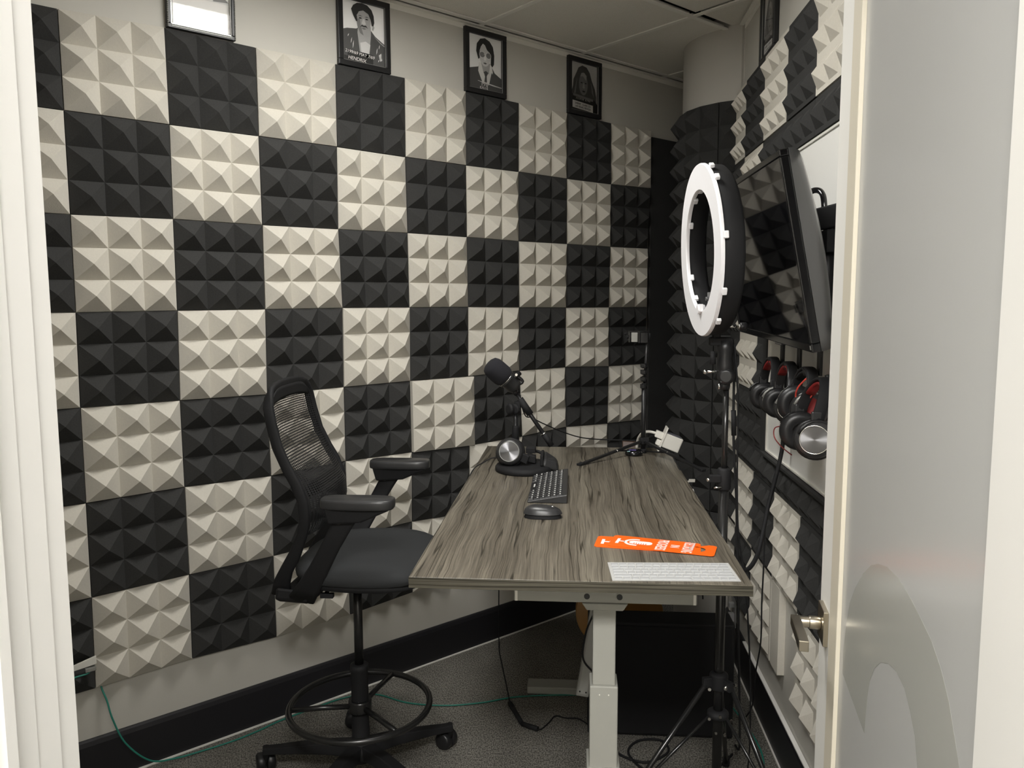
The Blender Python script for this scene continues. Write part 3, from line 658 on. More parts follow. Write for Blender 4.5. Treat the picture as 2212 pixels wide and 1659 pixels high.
# ================================================================== MOUSE
ms = thing('computer_mouse', (1.457, -.135, .9605), 'low black wireless mouse lying alone in front of the keyboard', 'mouse')
def dome(fn_h, base_z, cn, cu, rn, ru, nn=24, nr=10, expo=2.4):
    m = MB(); vs = [(cn, cu, base_z+fn_h(0, 0))]
    for i in range(1, nr+1):
        for k in range(nn):
            a = 2*math.pi*k/nn; q = i/nr; c, s = math.cos(a), math.sin(a)
            e = (abs(c)**expo+abs(s)**expo)**(-1/expo); x, y = q*c*e, q*s*e
            vs.append((cn+rn*x, cu+ru*y, base_z+fn_h(x, y)))
    fs = [(0, 1+k, 1+(k+1) % nn) for k in range(nn)]
    for i in range(1, nr):
        for k in range(nn): fs.append((1+(i-1)*nn+k, 1+i*nn+k, 1+i*nn+(k+1) % nn, 1+(i-1)*nn+(k+1) % nn))
    m.add(vs, fs, True); return m
def sup(x, y, e=2.4): return min(1, (abs(x)**e+abs(y)**e)**(1/e))
m_ = dome(lambda x, y: .012+.023*math.sqrt(max(0, 1-sup(x, y)**2.6))*(1-.18*x), .9605, 1.457, -.135, .056, .031)
m_.build('mouse_shell', DKGREY, ms)
m_ = dome(lambda x, y: .013 if sup(x, y) < .97 else .0, .9607, 1.457, -.135, .054, .029); m_.build('mouse_base', BLACKM, ms)
m_ = MB(); m_.lathe([(.004, -.003), (.0065, -.002), (.0065, .002), (.004, .003)], (1.485, -.135, .9865), (0, 1, 0), 18); m_.build('scroll_wheel', CHROME, ms)

# ================================================================== KEYBOARD COVER
def cov(a, b, h): # a along n 0..1, b along u 0..1 (0 far)
    p = Vector((1.6255, -.520, 0))*(1-a)*(1-b)+Vector((1.9085, -.505, 0))*a*(1-b)+Vector((1.6315, -.641, 0))*(1-a)*b+Vector((1.9135, -.626, 0))*a*b
    return (p.x, p.y, .9603+h)
m_ = MB(); pts = [cov(0, 0, 0), cov(1, 0, 0), cov(1, 1, 0), cov(0, 1, 0)]; top = [cov(0, 0, .001), cov(1, 0, .001), cov(1, 1, .001), cov(0, 1, .001)]; m_.hexa(pts+top)
m_.cur = 1
ws = [[1]*14, [1]*13+[1.5], [1.5]+[1]*13, [1.8]+[1]*11+[1.8], [2.3]+[1]*10+[2.3], [1, 1, 1, 1.25, 5, 1.25, 1, 1, 1, 1]]
for r, row in enumerate(ws):
    tot = sum(row); x = 0
    for k in row:
        a0 = .02+.96*(x+.07)/tot; a1 = .02+.96*(x+k-.07)/tot; b0 = .04+.92*(r+.09)/6; b1 = .04+.92*(r+.91)/6; x += k
        q = [cov(a0, b1, .001), cov(a1, b1, .001), cov(a1, b0, .001), cov(a0, b0, .001)]; e = .15*(b1-b0); f = .06*(a1-a0)
        q += [cov(a0+f, b1-e, .0024), cov(a1-f, b1-e, .0024), cov(a1-f, b0+e, .0024), cov(a0+f, b0+e, .0024)]; m_.hexa(q)
tag(m_.build('keyboard_cover', [RUBW, RUBW2]), 'translucent white silicone keyboard cover at the near right corner of the desk', 'keyboard cover')

# ================================================================== DOOR HANGERS
def hanger(c0, c1, z, label, n0=0.):
    """c0 mic end, c1 hook end (n,u); card .092 wide"""
    a = Vector((*c0, 0)); b = Vector((*c1, 0)); L_ = (b-a).length; d = (b-a)/L_; p = Vector((-d.y, d.x, 0)); Wd = .046
    F = lambda s, t, h=0: a + d*s + p*t + Vector((0, 0, z+h))
    org = F(L_/2, 0); t = thing('door_hanger', org, label, 'door hanger', 'orange door hangers on the desk')
    m = MB(); r = .010
    outl = []
    for (cs, ct, a0) in ((r, Wd-r, 90), (r, -Wd+r, 180)): outl += [(cs+r*math.cos(math.radians(a0+k*15)), ct+r*math.sin(math.radians(a0+k*15))) for k in range(7)]
    outl += [(L_-r+r*math.cos(math.radians(270+k*15)), -Wd+r+r*math.sin(math.radians(270+k*15))) for k in range(7)]
    outl += [(L_-r+r*math.cos(math.radians(k*15)), Wd*.80-r+r*math.sin(math.radians(k*15))) for k in range(7)]
    # hook slot and hole cut into the outline from the far edge
    hc = L_-.045; hr = .021
    hole = [(L_-.020, Wd*.80), (L_-.052, Wd*.30)] + [(hc+hr*math.cos(math.radians(100-k*26)), -.004+hr*math.sin(math.radians(100-k*26))) for k in range(12)] + [(hc-.020, hr*.6), (L_-.070, Wd*.62), (L_-.066, Wd)]
    m.prism(outl+hole, lambda s, q: F(s, q), (0, 0, .0012)); m.build('card', ORANGE, t)
    m = MB(); hh = .0013
    def pl(pts): m.add([F(s, q, hh) for s, q in pts], [tuple(range(len(pts)))])
    pl([(.014, -.020), (.022, -.020), (.022, .020), (.014, .020)]); pl([(.022, -.0035), (.036, -.0035), (.036, .0035), (.022, .0035)])
    arc = [(.062-.028*math.cos(math.radians(x)), .027*math.sin(math.radians(x))) for x in range(-90, 91, 12)]; arc2 = [(.062-.020*math.cos(math.radians(x)), .019*math.sin(math.radians(x))) for x in range(90, -91, -12)]
    pl([(.070, -.027)]+arc+[(.070, .027), (.070, .019)]+arc2+[(.070, -.019)])
    cap = [(.058-.011*math.cos(math.radians(x)), .013*math.sin(math.radians(x))) for x in range(-90, 91, 15)]+[(.095+.011*math.cos(math.radians(x)), .013*math.sin(math.radians(x))) for x in range(90, -91, -15)]; pl(cap)
    m.build('microphone_mark', WHITEINK, t)
    m = MB()
    for k in range(6): m.add([F(.060+.006*k, -.013, hh+.0003), F(.062+.006*k, -.013, hh+.0003), F(.062+.006*k, -.004, hh+.0003), F(.060+.006*k, -.004, hh+.0003)], [(0, 1, 2, 3)])
    m.build('grille_mark', ORANGE, t)
    m = MB()   # the words run across the card
    def word(s, at, hgt, wid):
        vs, fs = text_mesh(s, .04, depth=0); xs = [v.x for v in vs]; ys = [v.y for v in vs]; cx_ = (min(xs)+max(xs))/2; kx = wid/(max(xs)-min(xs)); ky = hgt/(max(ys)-min(ys)); y0_ = min(ys)
        m.add([F(at+(v.y-y0_)*ky, -(v.x-cx_)*kx, hh) for v in vs], fs)
    word('PROGRESS', .117, .027, .082); word('IN', .152, .022, .020); word('RECORDING', .182, .027, .082); m.build('lettering', WHITEINK, t)
    return t
hanger((1.603, -.356), (1.862, -.396), .9605, 'orange door hanger lying underneath, only its microphone end showing')
hanger((1.642, -.350), (1.895, -.420), .9622, 'orange door hanger on top with white microphone, lettering and hook hole')

# ================================================================== CHAIR
cn, cu = .846, .085
ch = thing('office_stool_chair', (cn, cu, 0), 'tall black drafting chair with mesh back, foot ring and armrests beside the desk', 'chair')
# base
m = MB(); m.lathe([(.052, .075), (.055, .09), (.045, .115), (.030, .135), (.028, .20), (.028, .375), (.030, .378), (.030, .392), (.022, .396)], (cn, cu, 0), (0, 0, 1), 32); m.build('hub', BLACKM, ch)
for k in range(5):
    a = math.radians(35.5+72*k); d = Vector((math.cos(a), math.sin(a), 0)); p = Vector((-d.y, d.x, 0)); o = Vector((cn, cu, 0))
    m = MB(); secs = [(.03, .030, .128, .085), (.12, .026, .122, .086), (.22, .022, .108, .080), (.30, .019, .094, .072), (.335, .017, .090, .066)]; vs = []
    for (r, w_, zt, zb) in secs:
        c = o+d*r; vs += [c-p*w_+Vector((0, 0, zb)), c+p*w_+Vector((0, 0, zb)), c+p*w_*.75+Vector((0, 0, zt)), c-p*w_*.75+Vector((0, 0, zt))]
    fs = [(0, 1, 2, 3), (16, 19, 18, 17)]+[(4*i+q, 4*i+(q+1) % 4, 4*i+4+(q+1) % 4, 4*i+4+q) for i in range(4) for q in range(4)]
    m.add(vs, fs); leg = m.build('leg', BLACKM, ch, bevel=.004)
    e = o+d*.327; m = MB(); m.cyl(e+Vector((0, 0, .045)), e+Vector((0, 0, .092)), .011, seg=14); m.build('caster_stem', BLACKM, leg)
    aw = math.radians([60, 100, 30, 150, 10][k]); ax = Vector((math.cos(aw), math.sin(aw), 0)); q = Vector((-ax.y, ax.x, 0)); c = e+q*.016+Vector((0, 0, .031))
    m = MB()
    for s in (-1, 1): m.lathe([(.010, .003), (.028, .003), (.031, .007), (.031, .024), (.026, .030), (.010, .031)], c, ax*s, 26)
    m.cyl(c-ax*.01, c+ax*.01, .008, seg=12); m.lathe([(.018, -.005), (.018, .005)], c+Vector((0, 0, .012)), ax, 16)
    m.build('caster', BLACK, leg)
# foot ring
m = MB(); m.tube([(cn+.228*math.cos(math.radians(t)), cu+.228*math.sin(math.radians(t)), .255) for t in range(0, 360, 6)], .0105, 12, closed=True)
for k in range(3):
    a = math.radians(75+120*k); m.tube([(cn+.025*math.cos(a), cu+.025*math.sin(a), .250), (cn+.12*math.cos(a), cu+.12*math.sin(a), .255), (cn+.222*math.cos(a), cu+.222*math.sin(a), .255)], .009, 8)
m.lathe([(.036, .232), (.038, .240), (.038, .268), (.036, .275)], (cn, cu, 0), (0, 0, 1), 28); m.build('foot_ring', STEELB, ch)
m = MB(); m.cyl((cn, cu, .39), (cn, cu, .685), .0145, seg=24); m.build('gas_column', STEELB, ch)
# mechanism
m = MB(); m.hexa([(.74, cu-.07, .668), (.94, cu-.07, .668), (.94, cu+.07, .668), (.74, cu+.07, .668), (.70, cu-.10, .715), (1.02, cu-.10, .715), (1.02, cu+.10, .715), (.70, cu+.10, .715)])
m.cyl((cn, cu, .655), (cn, cu, .68), .026, seg=20); m.build('tilt_mechanism', BLACKM, ch, bevel=.006)
m = MB(); m.tube([(.80, cu-.08, .700), (.80, cu-.19, .700)], .006, 8); m.box(.790, .830, cu-.205, cu-.188, .694, .708); m.build('height_lever', BLACKM, ch, bevel=.002)
# yoke that carries the arms and the back
m = MB()
yk = [(cu-.215), (cu-.17), (cu-.08), (cu), (cu+.08), (cu+.17), (cu+.215)]
vs = []; zz = [.690, .668, .655, .652, .655, .668, .690]; nn_ = [.700, .690, .69, .69, .69, .690, .700]
for u_, z_, n_ in zip(yk, zz, nn_): vs += [(n_-.045, u_, z_), (n_+.055, u_, z_-.006), (n_+.060, u_, z_+.030), (n_-.04, u_, z_+.038)]
fs = [(3, 2, 1, 0), tuple(24+k for k in range(4))]+[(4*i+q, 4*i+(q+1) % 4, 4*i+4+(q+1) % 4, 4*i+4+q) for i in range(6) for q in range(4)]
m.add(vs, fs); m.box(.70, .86, cu-.035, cu+.035, .662, .705); m.build('yoke', BLACKM, ch, bevel=.008)
# seat
def seatshape(zc, th, shr=0, nn=40, ez=2.2):
    m = MB(); c0, r1, r2 = .900, .222-shr, .245-shr; lay = []
    prof = [(-1, .0), (-.92, .55), (-.62, .86), (-.2, .985), (.2, 1), (.55, .97), (.80, .90), (.95, .72), (1, .45), (1.0, 0)]
    for (h, q) in prof:
        for k in range(nn):
            a = 2*math.pi*k/nn; c, s = math.cos(a), math.sin(a); e = (abs(c)**3.2+abs(s)**3.2)**(-1/3.2)
            x, y = c*e*q, s*e*q; z = zc + h*th/2
            if h > 0: z -= .010*max(0, x)**2.0*1.6; z += .006*abs(y)**2
            lay.append((c0+r1*x, cu+r2*y*(1-.06*max(0, -x)), z))
    fs = [(i*nn+k, i*nn+(k+1) % nn, (i+1)*nn+(k+1) % nn, (i+1)*nn+k) for i in range(len(prof)-1) for k in range(nn)]
    m.add(lay, fs, True); return m
seatshape(.752, .078).build('seat_cushion', SEAT, ch)
m = seatshape(.728, .055, .012); 
m.build('seat_pan', BLACKM, ch)
# backrest: edge line (n,z), half width, surface
EL = [(.734, .872), (.744, .905), (.748, .940), (.746, .988), (.729, 1.040), (.706, 1.085), (.679, 1.150), (.664, 1.215), (.654, 1.270), (.648, 1.298)]
HWd = [.178, .184, .188, .190, .190, .188, .184, .180, .176, .166]
BU = [.022, .036, .044, .042, .026, .004, -.012, -.020, -.020, -.014]
def sample(tab, t):
    t = max(0, min(1, t))*(len(tab)-1); i = min(int(t), len(tab)-2); f = t-i; a, b = tab[i], tab[i+1]
    return tuple(x*(1-f)+y*f for x, y in zip(a, b)) if isinstance(a, tuple) else a*(1-f)+b*f
def bs(x, t):   # x -1..1 across, t 0..1 up
    n, z = sample(EL, t); hw = sample(HWd, t)
    return (n+sample(BU, t)*(1-x**4), cu+hw*x, z+.014*(1-abs(x)**3)*max(0, t-.8)/.2)
m = MB(); m.sheet(lambda a, b: bs(-1+2*a, b), 26, 40, uv=True); m.build('mesh_back', WEAVE, ch)
# frame: uprights that run down to the yoke, and a broad rounded head band
def ribbon(path, wd, th, name, M=BLACKM, sm=True):   # path of (pos, across-dir); flat band
    m = MB(); vs = []
    for i, (p, ac) in enumerate(path):
        p = Vector(p); a = Vector(path[max(0, i-1)][0]); b = Vector(path[min(len(path)-1, i+1)][0]); t = (b-a).normalized(); ac = Vector(ac); ac = (ac-t*ac.dot(t)).normalized(); nr = t.cross(ac)
        w_ = wd[i] if isinstance(wd, list) else wd
        for q in range(12):
            an = 2*math.pi*q/12; c, s = math.cos(an), math.sin(an); vs.append(p+ac*w_/2*(abs(c)**.6*(1 if c > 0 else -1))+nr*th/2*(abs(s)**.6*(1 if s > 0 else -1)))
    n = len(path); fs = [(i*12+q, i*12+(q+1) % 12, (i+1)*12+(q+1) % 12, (i+1)*12+q) for i in range(n-1) for q in range(12)]+[tuple(range(12))[::-1], tuple(range((n-1)*12, n*12))]
    m.add(vs, fs, sm); return m
half_ = [((n, .150+.008*i, z), (1, 0, .15), wd_) for i, (n, z, wd_) in enumerate([(.653, .683, .066), (.657, .722, .052), (.677, .767, .040), (.707, .818, .038)])]
for t in [.03, .12, .22, .33, .44, .55, .66, .78, .88]: half_.append(((sample(EL, t)[0]-.002-.010*min(1, max(0, (t-.3)/.4)), sample(HWd, t)+.004, sample(EL, t)[1]), (1, 0, .1), .032))
half_ += [((.642, .174, 1.276), (1, .1, .25), .032), ((.639, .164, 1.294), (.8, .2, .6), .032), ((.637, .144, 1.307), (.45, .2, 1), .034), ((.635, .110, 1.314), (.2, 0, 1), .036), ((.634, .06, 1.318), (.12, 0, 1), .038), ((.634, .0, 1.319), (.12, 0, 1), .038)]
path = [((n, cu-h, z), (a, -b*1.0, c)) for (n, h, z), (a, b, c), _ in half_]; wdl = [q[2] for q in half_]
path2 = path + [((n, cu+h, z), (a, b, c)) for (n, h, z), (a, b, c), _ in half_[-2::-1]]; wdl = wdl + wdl[-2::-1]
for k in range(len(half_), len(path2)): path2[k] = (path2[k][0], tuple(v for v in path2[k][1]))
ribbon(path2, wdl, .018, 'f').build('back_frame', BLACKM, ch)
m = MB(); m.sheet(lambda a, b: (lambda x: (.640+.004*x*x, cu+.160*x, 1.268+.050*b*(1-.75*abs(x)**5)-.012*(1-b)*(1-abs(x)**2)*-1))(-1+2*a), 20, 4); m.build('head_band', BLACKM, ch, solid=.008)
# lumbar slide behind the mesh
m = ribbon([((.742-.012*(1-a*a), cu+.180*a, 1.00), (0, 0, 1)) for a in [-1, -.7, -.35, 0, .35, .7, 1]], .040, .008, 'l'); m.build('lumbar_support', BLACKM, ch)
# arms
for s in (-1, 1):
    ua = cu+s*.272; ub = cu+s*.205
    path = [((.735, ub, .690), (1, 0, .3)), ((.765, ub+s*.02, .735), (1, 0, .3)), ((.805, ua-s*.025, .800), (1, 0, .3)), ((.850, ua-s*.006, .880), (1, 0, .3)), ((.890, ua, .950), (1, 0, .3)), ((.905, ua, .975), (1, 0, .3))]
    ribbon(path, [.080, .070, .058, .054, .058, .062], .018, 'a').build('arm_post', BLACKM, ch)
    m = MB(); m.hexa([(.850, ua-.026, .948), (.945, ua-.026, .954), (.945, ua+.026, .954), (.850, ua+.026, .948), (.838, ua-.032, .998), (1.030, ua-.030, .992), (1.030, ua+.030, .992), (.838, ua+.032, .998)])
    m.build('arm_bracket', BLACKM, ch, bevel=.006)
    m = MB(); vs = []; nn = 26
    for (h, q) in ((.993, .95), (.996, .99), (1.002, 1.0), (1.012, 1.0), (1.018, .97), (1.020, .92)):
        for k in range(nn):
            a = 2*math.pi*k/nn; c, s2 = math.cos(a), math.sin(a); e = (abs(c)**4+abs(s2)**4)**(-1/4)
            vs.append(((.932)+.106*c*e*(1-(1-q)*.35), ua+.042*s2*e*q*(1-.10*max(0, -c)), h+.006*(c*e > .6)*0))
    m.add(vs, [(i*nn+k, i*nn+(k+1) % nn, (i+1)*nn+(k+1) % nn, (i+1)*nn+k) for i in range(5) for k in range(nn)]+[tuple(range(nn))[::-1], tuple(range(5*nn, 6*nn))], True)
    m.build('arm_pad', DKGREY, ch)
    m = MB(); m.cyl((.880, ua+(-1)*.019, .958), (.880, ua-.008, .958), .011, seg=18); m.build('arm_button', BLACK, ch)

# ================================================================== TELEVISION
TN, TB = Vector((2.0205, -.40, 1.928)), Vector((2.1149, -.40, 1.4493)); TD = Vector((.010, 1, .0195)).normalized(); TW = .885
TV = (TB-TN); TVn = TV.normalized(); TNr = TD.cross(TVn).normalized()
if TNr.x > 0: TNr = -TNr      # toward the room
def tv(a, b, c): return TN + TD*(a*TW) + TV*b - TNr*(-c)
tvt = thing('television', tv(.5, 1, -.03), 'black flat-screen television tilted down on a wall mount above the whiteboard', 'television')
def tvbox(mb, a0, a1, b0, b1, c0, c1): return mb.hexa([tv(a0, b0, c0), tv(a1, b0, c0), tv(a1, b1, c0), tv(a0, b1, c0), tv(a0, b0, c1), tv(a1, b0, c1), tv(a1, b1, c1), tv(a0, b1, c1)])
m = MB()
for r_ in ((0, 1, 0, .035), (0, 1, .955, 1), (0, .018, .035, .955), (.982, 1, .035, .955)): tvbox(m, *r_, -.022, 0)
m.build('bezel', BLACKG, tvt, bevel=.003)
tvbox(MB(), .017, .983, .033, .957, -.012, -.003).build('screen', SCREEN, tvt)
m = MB()   # bulged back shell
nb = 12; vs = []
for (ins, c) in ((.0, -.022), (.004, -.034), (.02, -.048), (.06, -.060)):
    for k in range(4*nb):
        sgm, f = divmod(k, nb); f /= nb
        a, b = [(f, 0), (1, f), (1-f, 1), (0, 1-f)][sgm]
        vs.append(tv(ins*.6+(1-1.2*ins)*a, ins+(1-1.2*ins)*b, c-(.016*math.sin(math.pi*b) if c < -.03 else 0)))
M4 = 4*nb; fs = [(i*M4+k, i*M4+(k+1) % M4, (i+1)*M4+(k+1) % M4, (i+1)*M4+k) for i in range(3) for k in range(M4)]+[tuple(range(3*M4, 4*M4))]
m.add(vs, fs, True); m.build('back_shell', mat('tv_back', (.07, .07, .07), .30, spec=.8, coat=.5), tvt)
m = MB(); tvbox(m, .05, .95, .74, .985, -.068, -.045); m.build('connector_housing', BLACKM, tvt, bevel=.008)
m = MB(); tvbox(m, .34, .43, .985, 1.012, -.016, -.001); m.build('sensor_lip', BLACKG, tvt, bevel=.002)
m = MB(); tvbox(m, .004, .014, .965, .985, .0002, .0012); m.build('corner_mark', GREYAL, tvt)
# mount
mt = thing('television_mount', (2.23, -.14, 1.60), 'black steel wall bracket with cable loop behind the tilted television', 'wall mount')
m = MB(); m.box(2.214, 2.2445, -.175, -.115, 1.52, 1.80).box(2.214, 2.2445, .12, .18, 1.52, 1.80).box(2.200, 2.2445, -.20, .26, 1.70, 1.76); m.build('wall_plate', BLACKM, mt, bevel=.003)
m = MB(); m.hexa([(2.150, -.10, 1.755), (2.222, -.22, 1.765), (2.222, -.15, 1.765), (2.150, -.03, 1.755), (2.150, -.10, 1.812), (2.222, -.22, 1.826), (2.222, -.15, 1.826), (2.150, -.03, 1.812)]); m.build('top_arm', BLACKM, mt, bevel=.004)
m = MB(); m.tube([(2.215, -.165, 1.765), (2.216, -.165, 1.60), (2.205, -.15, 1.52)], .012, 10); m.build('upright', BLACK, mt)
m = MB(); m.tube(spline([(2.17, -.08, 1.80), (2.172, -.085, 1.842), (2.18, -.105, 1.866), (2.192, -.135, 1.868), (2.20, -.155, 1.85), (2.203, -.162, 1.81)], 6), .008, 8); m.build('cable_loop', BLACKG, mt)
m = MB(); m.tube(spline([(2.145, -.06, 1.745), (2.175, -.09, 1.735), (2.205, -.12, 1.70), (2.225, -.145, 1.65), (2.232, -.155, 1.58), (2.225, -.15, 1.53)], 6), .0025, 6)
m.box(2.155, 2.165, -.085, -.05, 1.60, 1.665); m.build('signal_cable', BLACKG, mt)
m = MB(); m.box(2.165, 2.172, -.115, -.085, 1.605, 1.662); m.build('white_adapter', WHITEPL, mt, bevel=.002)

# ================================================================== RING LIGHT ON ITS STAND
RC = Vector((1.890, -.170, 1.708)); RNn = Vector((-1, -.075, -.045)).normalized(); RY = (Vector((0, 0, 1))-RNn*RNn.z).normalized(); RX = RNn.cross(RY)
def rg(r, deg, h=0): a = math.radians(deg); return RC + (RX*math.cos(a)+RY*math.sin(a))*r + RNn*h
rl = thing('ring_light', RC-RY*.23, 'large round ring light with white diffuser in front of the television', 'ring light')
def annulus(prof, seg=96, sm=True):   # closed profile (r,h)
    m = MB(); n = len(prof); vs = [rg(r, 360*k/seg, h) for k in range(seg) for (r, h) in prof]
    fs = [(k*n+q, k*n+(q+1) % n, ((k+1) % seg)*n+(q+1) % n, ((k+1) % seg)*n+q) for k in range(seg) for q in range(n)]; m.add(vs, fs, sm); return m
annulus([(.159, .010), (.161, .0135), (.226, .0135), (.228, .010), (.228, .004), (.159, .004)], sm=False).build('diffuser', DIFFW, rl)
annulus([(.170, .006), (.222, .006), (.226, -.004), (.222, -.040), (.212, -.050), (.182, -.050), (.172, -.040), (.166, -.004)]).build('housing', BLACKM, rl)
for dg in (118, 133, 174, 208, 232, 62, 30, -25, -52, 85):
    m = MB(); r = .231 if dg not in (62, 30, -25, -52, 85) else .160; c = rg(r, dg, .006); a = math.radians(dg); er = RX*math.cos(a)+RY*math.sin(a); et = -RX*math.sin(a)+RY*math.cos(a)
    m.obox(c+er*(.003 if r > .2 else -.001)-RNn*.004, er*.0045, et*.009, RNn*.006); m.build('diffuser_clip', DIFFW, rl, bevel=.002)
m = MB()
for dg in (80, 262): c0, c1 = rg(.165, dg, .0215), rg(.226, dg+3, .019)
m = MB(); c = rg(.155, 270, .002); m.cyl(c-RY*.0, c+RNn*.02, .012, seg=16); m.obox(c+RNn*.012+RY*.004, RX*.020, RY*.010, RNn*.004); m.build('centre_clip', DIFFW, rl)
m = MB(); c = rg(.148, 268, -.02); m.obox(c+RY*.02, RX*.022, RY*.018, RNn*.010); m.cyl(c+RY*.02, c+RY*.02+RNn*.02, .006, seg=12); m.build('phone_holder', mat('smoked_clear', (.09, .09, .09), .2), rl, bevel=.002)
kp = rg(.205, 268, -.055); m = MB(); m.cyl(kp, kp+Vector((.028, .0, 0)), .0035, seg=10); m.lathe([(.006, 0), (.008, .003), (.006, .006)], kp+Vector((.030, 0, 0)), (1, 0, 0), 14); m.build('knob_shaft', CHROME, rl)
m = MB(); m.lathe([(.011, 0), (.012, .004), (.012, .016), (.009, .019)], kp+Vector((.034, 0, 0)), (1, 0, 0), 14); m.build('knob', BLACK, rl)
# stand
PX, PU = 1.9575, -.170
stn = thing('light_stand', (PX, PU, 0), 'tall black tripod light stand at the right edge of the desk', 'light stand')
m = MB(); m.obox((1.940, PU, 1.466), (.030, 0, 0), (0, .016, 0), (0, 0, .011)); m.obox((1.928, PU, 1.488), (.010, 0, 0), (0, .012, 0), (0, 0, .030)); m.build('head_bracket', BLACKM, stn, bevel=.003)
m = MB(); m.lathe([(.014, 1.335), (.016, 1.345), (.016, 1.37), (.021, 1.38), (.023, 1.40), (.019, 1.43), (.022, 1.445), (.022, 1.468)], (1.952, PU, 0), (0, 0, 1), 24)
m.lathe([(.014, -.024), (.022, -.020), (.024, 0), (.022, .020), (.014, .024)], (1.956, PU, 1.372), (.2, 1, 0), 26); m.build('ball_head', BLACK, stn)
m = MB(); m.cyl((1.938, PU-.006, 1.386), (1.900, PU-.012, 1.384), .0035, seg=10); m.lathe([(.004, -.005), (.007, 0), (.004, .006)], (1.898, PU-.012, 1.384), (1, 0, 0), 12); m.cyl((1.935, PU-.02, 1.352), (1.935, PU-.02, 1.338), .003, seg=8); m.build('head_screw', CHROME, stn)
m = MB(); m.cyl((1.918, PU-.012, 1.405), (1.918, PU-.012, 1.440), .008, .006, 12); m.build('tilt_knob', BLACKM, stn)
m = MB(); m.cyl((PX, PU, 1.05), (PX, PU, 1.345), .0080, seg=18); m.build('upper_pole', STEELB, stn)
m = MB(); m.cyl((PX, PU, .24), (PX, PU, 1.075), .0135, seg=20); m.build('lower_pole', STEELB, stn)
m = MB(); m.lathe([(.014, 1.055), (.019, 1.060), (.019, 1.112), (.015, 1.118)], (PX, PU, 0), (0, 0, 1), 20); m.obox((PX-.026, PU-.01, 1.09), (.016, 0, 0), (0, .008, 0), (0, 0, .010)); cl_ = m.build('pole_clamp', BLACKM, stn, bevel=.002)
m = MB(); m.cyl((PX-.040, PU-.012, 1.088), (PX-.048, PU-.014, 1.086), .005, seg=10); m.cyl((PX-.01, PU-.02, 1.068), (PX-.03, PU-.022, 1.067), .0025, seg=8); m.build('clamp_screw', CHROME, cl_)
m = MB(); m.lathe([(.015, .480), (.026, .484), (.026, .525), (.016, .532)], (PX, PU, 0), (0, 0, 1), 20)
for a in (195, 305, 75): d = Vector((math.cos(math.radians(a)), math.sin(math.radians(a)), 0)); m.obox(Vector((PX, PU, .504))+d*.034, d*.014, Vector((-d.y, d.x, 0))*.008, (0, 0, .014))
cl_ = m.build('leg_collar', BLACKM, stn, bevel=.002)
m = MB(); m.cyl((PX-.030, PU-.028, .497), (PX-.032, PU-.040, .497), .0045, seg=10); m.lathe([(.004, 0), (.008, .003), (.008, .006), (.004, .008)], (PX+.014, PU-.030, .500), (.2, -1, 0), 12); m.cyl((PX+.04, PU-.02, .506), (PX+.042, PU-.03, .506), .0035, seg=8); m.build('collar_screw', CHROME, cl_)
m = MB(); m.lathe([(.015, .395), (.030, .400), (.030, .412), (.018, .420)], (PX, PU, 0), (0, 0, 1), 20); lh = m.build('brace_hub', BLACKM, stn)
m = MB()
for (dn, dz) in ((-.030, .408), (.0, .414), (.030, .404)): m.cyl((PX+dn, PU-.030, dz), (PX+dn, PU-.036, dz), .0042, seg=10)
for (dn, dz) in ((-.010, .365), (.014, .362)): m.cyl((PX+dn, PU-.026, dz), (PX+dn, PU-.034, dz), .0035, seg=10)
m.build('hub_screw', CHROME, lh)
for a, L_ in ((197, .40), (318, .30), (75, .42)):
    d = Vector((math.cos(math.radians(a)), math.sin(math.radians(a)), 0)); top = Vector((PX, PU, .498))+d*.040; ft = Vector((PX, PU, .012))+d*L_
    m = MB(); m.tube([top, ft], .0075, 8); leg = m.build('leg', STEELB, stn)
    m = MB(); mid = top.lerp(ft, .62); m.tube([Vector((PX, PU, .404))+d*.026, mid], .005, 6); m.build('brace', STEELB, leg)
    m = MB(); m.cyl(mid-Vector((0, .010, 0)), mid+Vector((0, -.014, 0)), .0042, seg=8); m.build('brace_screw', CHROME, leg)
    m = MB(); m.tube([ft+Vector((0, 0, .022)), ft+Vector((0, 0, -.008))], .012, 10); m.build('rubber_foot', BLACKM, leg)

# ================================================================== MICROPHONE STAND, MICROPHONE, DESK HEADPHONES
mu = .55
mk = thing('microphone_stand', (1.365, .50, .9605), 'short black desktop boom stand with rounded base holding the microphone', 'microphone stand')
m = MB(); vs = []; nn = 40
for (h, q) in ((.9605, .97), (.963, 1), (.974, 1), (.981, .95), (.984, .86)):
    for k in range(nn): a = 2*math.pi*k/nn; vs.append((1.365+.108*q*math.cos(a), .495+.118*q*math.sin(a), h))
m.add(vs, [(i*nn+k, i*nn+(k+1) % nn, (i+1)*nn+(k+1) % nn, (i+1)*nn+k) for i in range(4) for k in range(nn)]+[tuple(range(nn))[::-1], tuple(range(4*nn, 5*nn))], True); m.build('weighted_base', BLACKM, mk)
m = MB(); m.cyl((1.3275, mu, .980), (1.3275, mu, 1.175), .0088, seg=18); m.build('stem', BLACK, mk)
m = MB(); m.lathe([(.009, 1.030), (.0140, 1.034), (.0140, 1.108), (.011, 1.116)], (1.3275, mu, 0), (0, 0, 1), 20); m.build('height_sleeve', BLACKM, mk)
m = MB(); m.lathe([(.012, -.014), (.020, -.012), (.020, .012), (.012, .014)], (1.326, mu, 1.178), (.3, 1, 0), 22); m.obox((1.335, mu, 1.188), (.011, 0, 0), (0, .010, 0), (0, 0, .018)); m.build('pivot', BLACKM, mk, bevel=.002)
m = MB(); m.lathe([(.014, 0), (.021, .003), (.021, .013), (.014, .017)], (1.315, mu-.018, 1.180), (-.75, -.65, 0), 24); m.build('pivot_knob', BLACKM, mk)
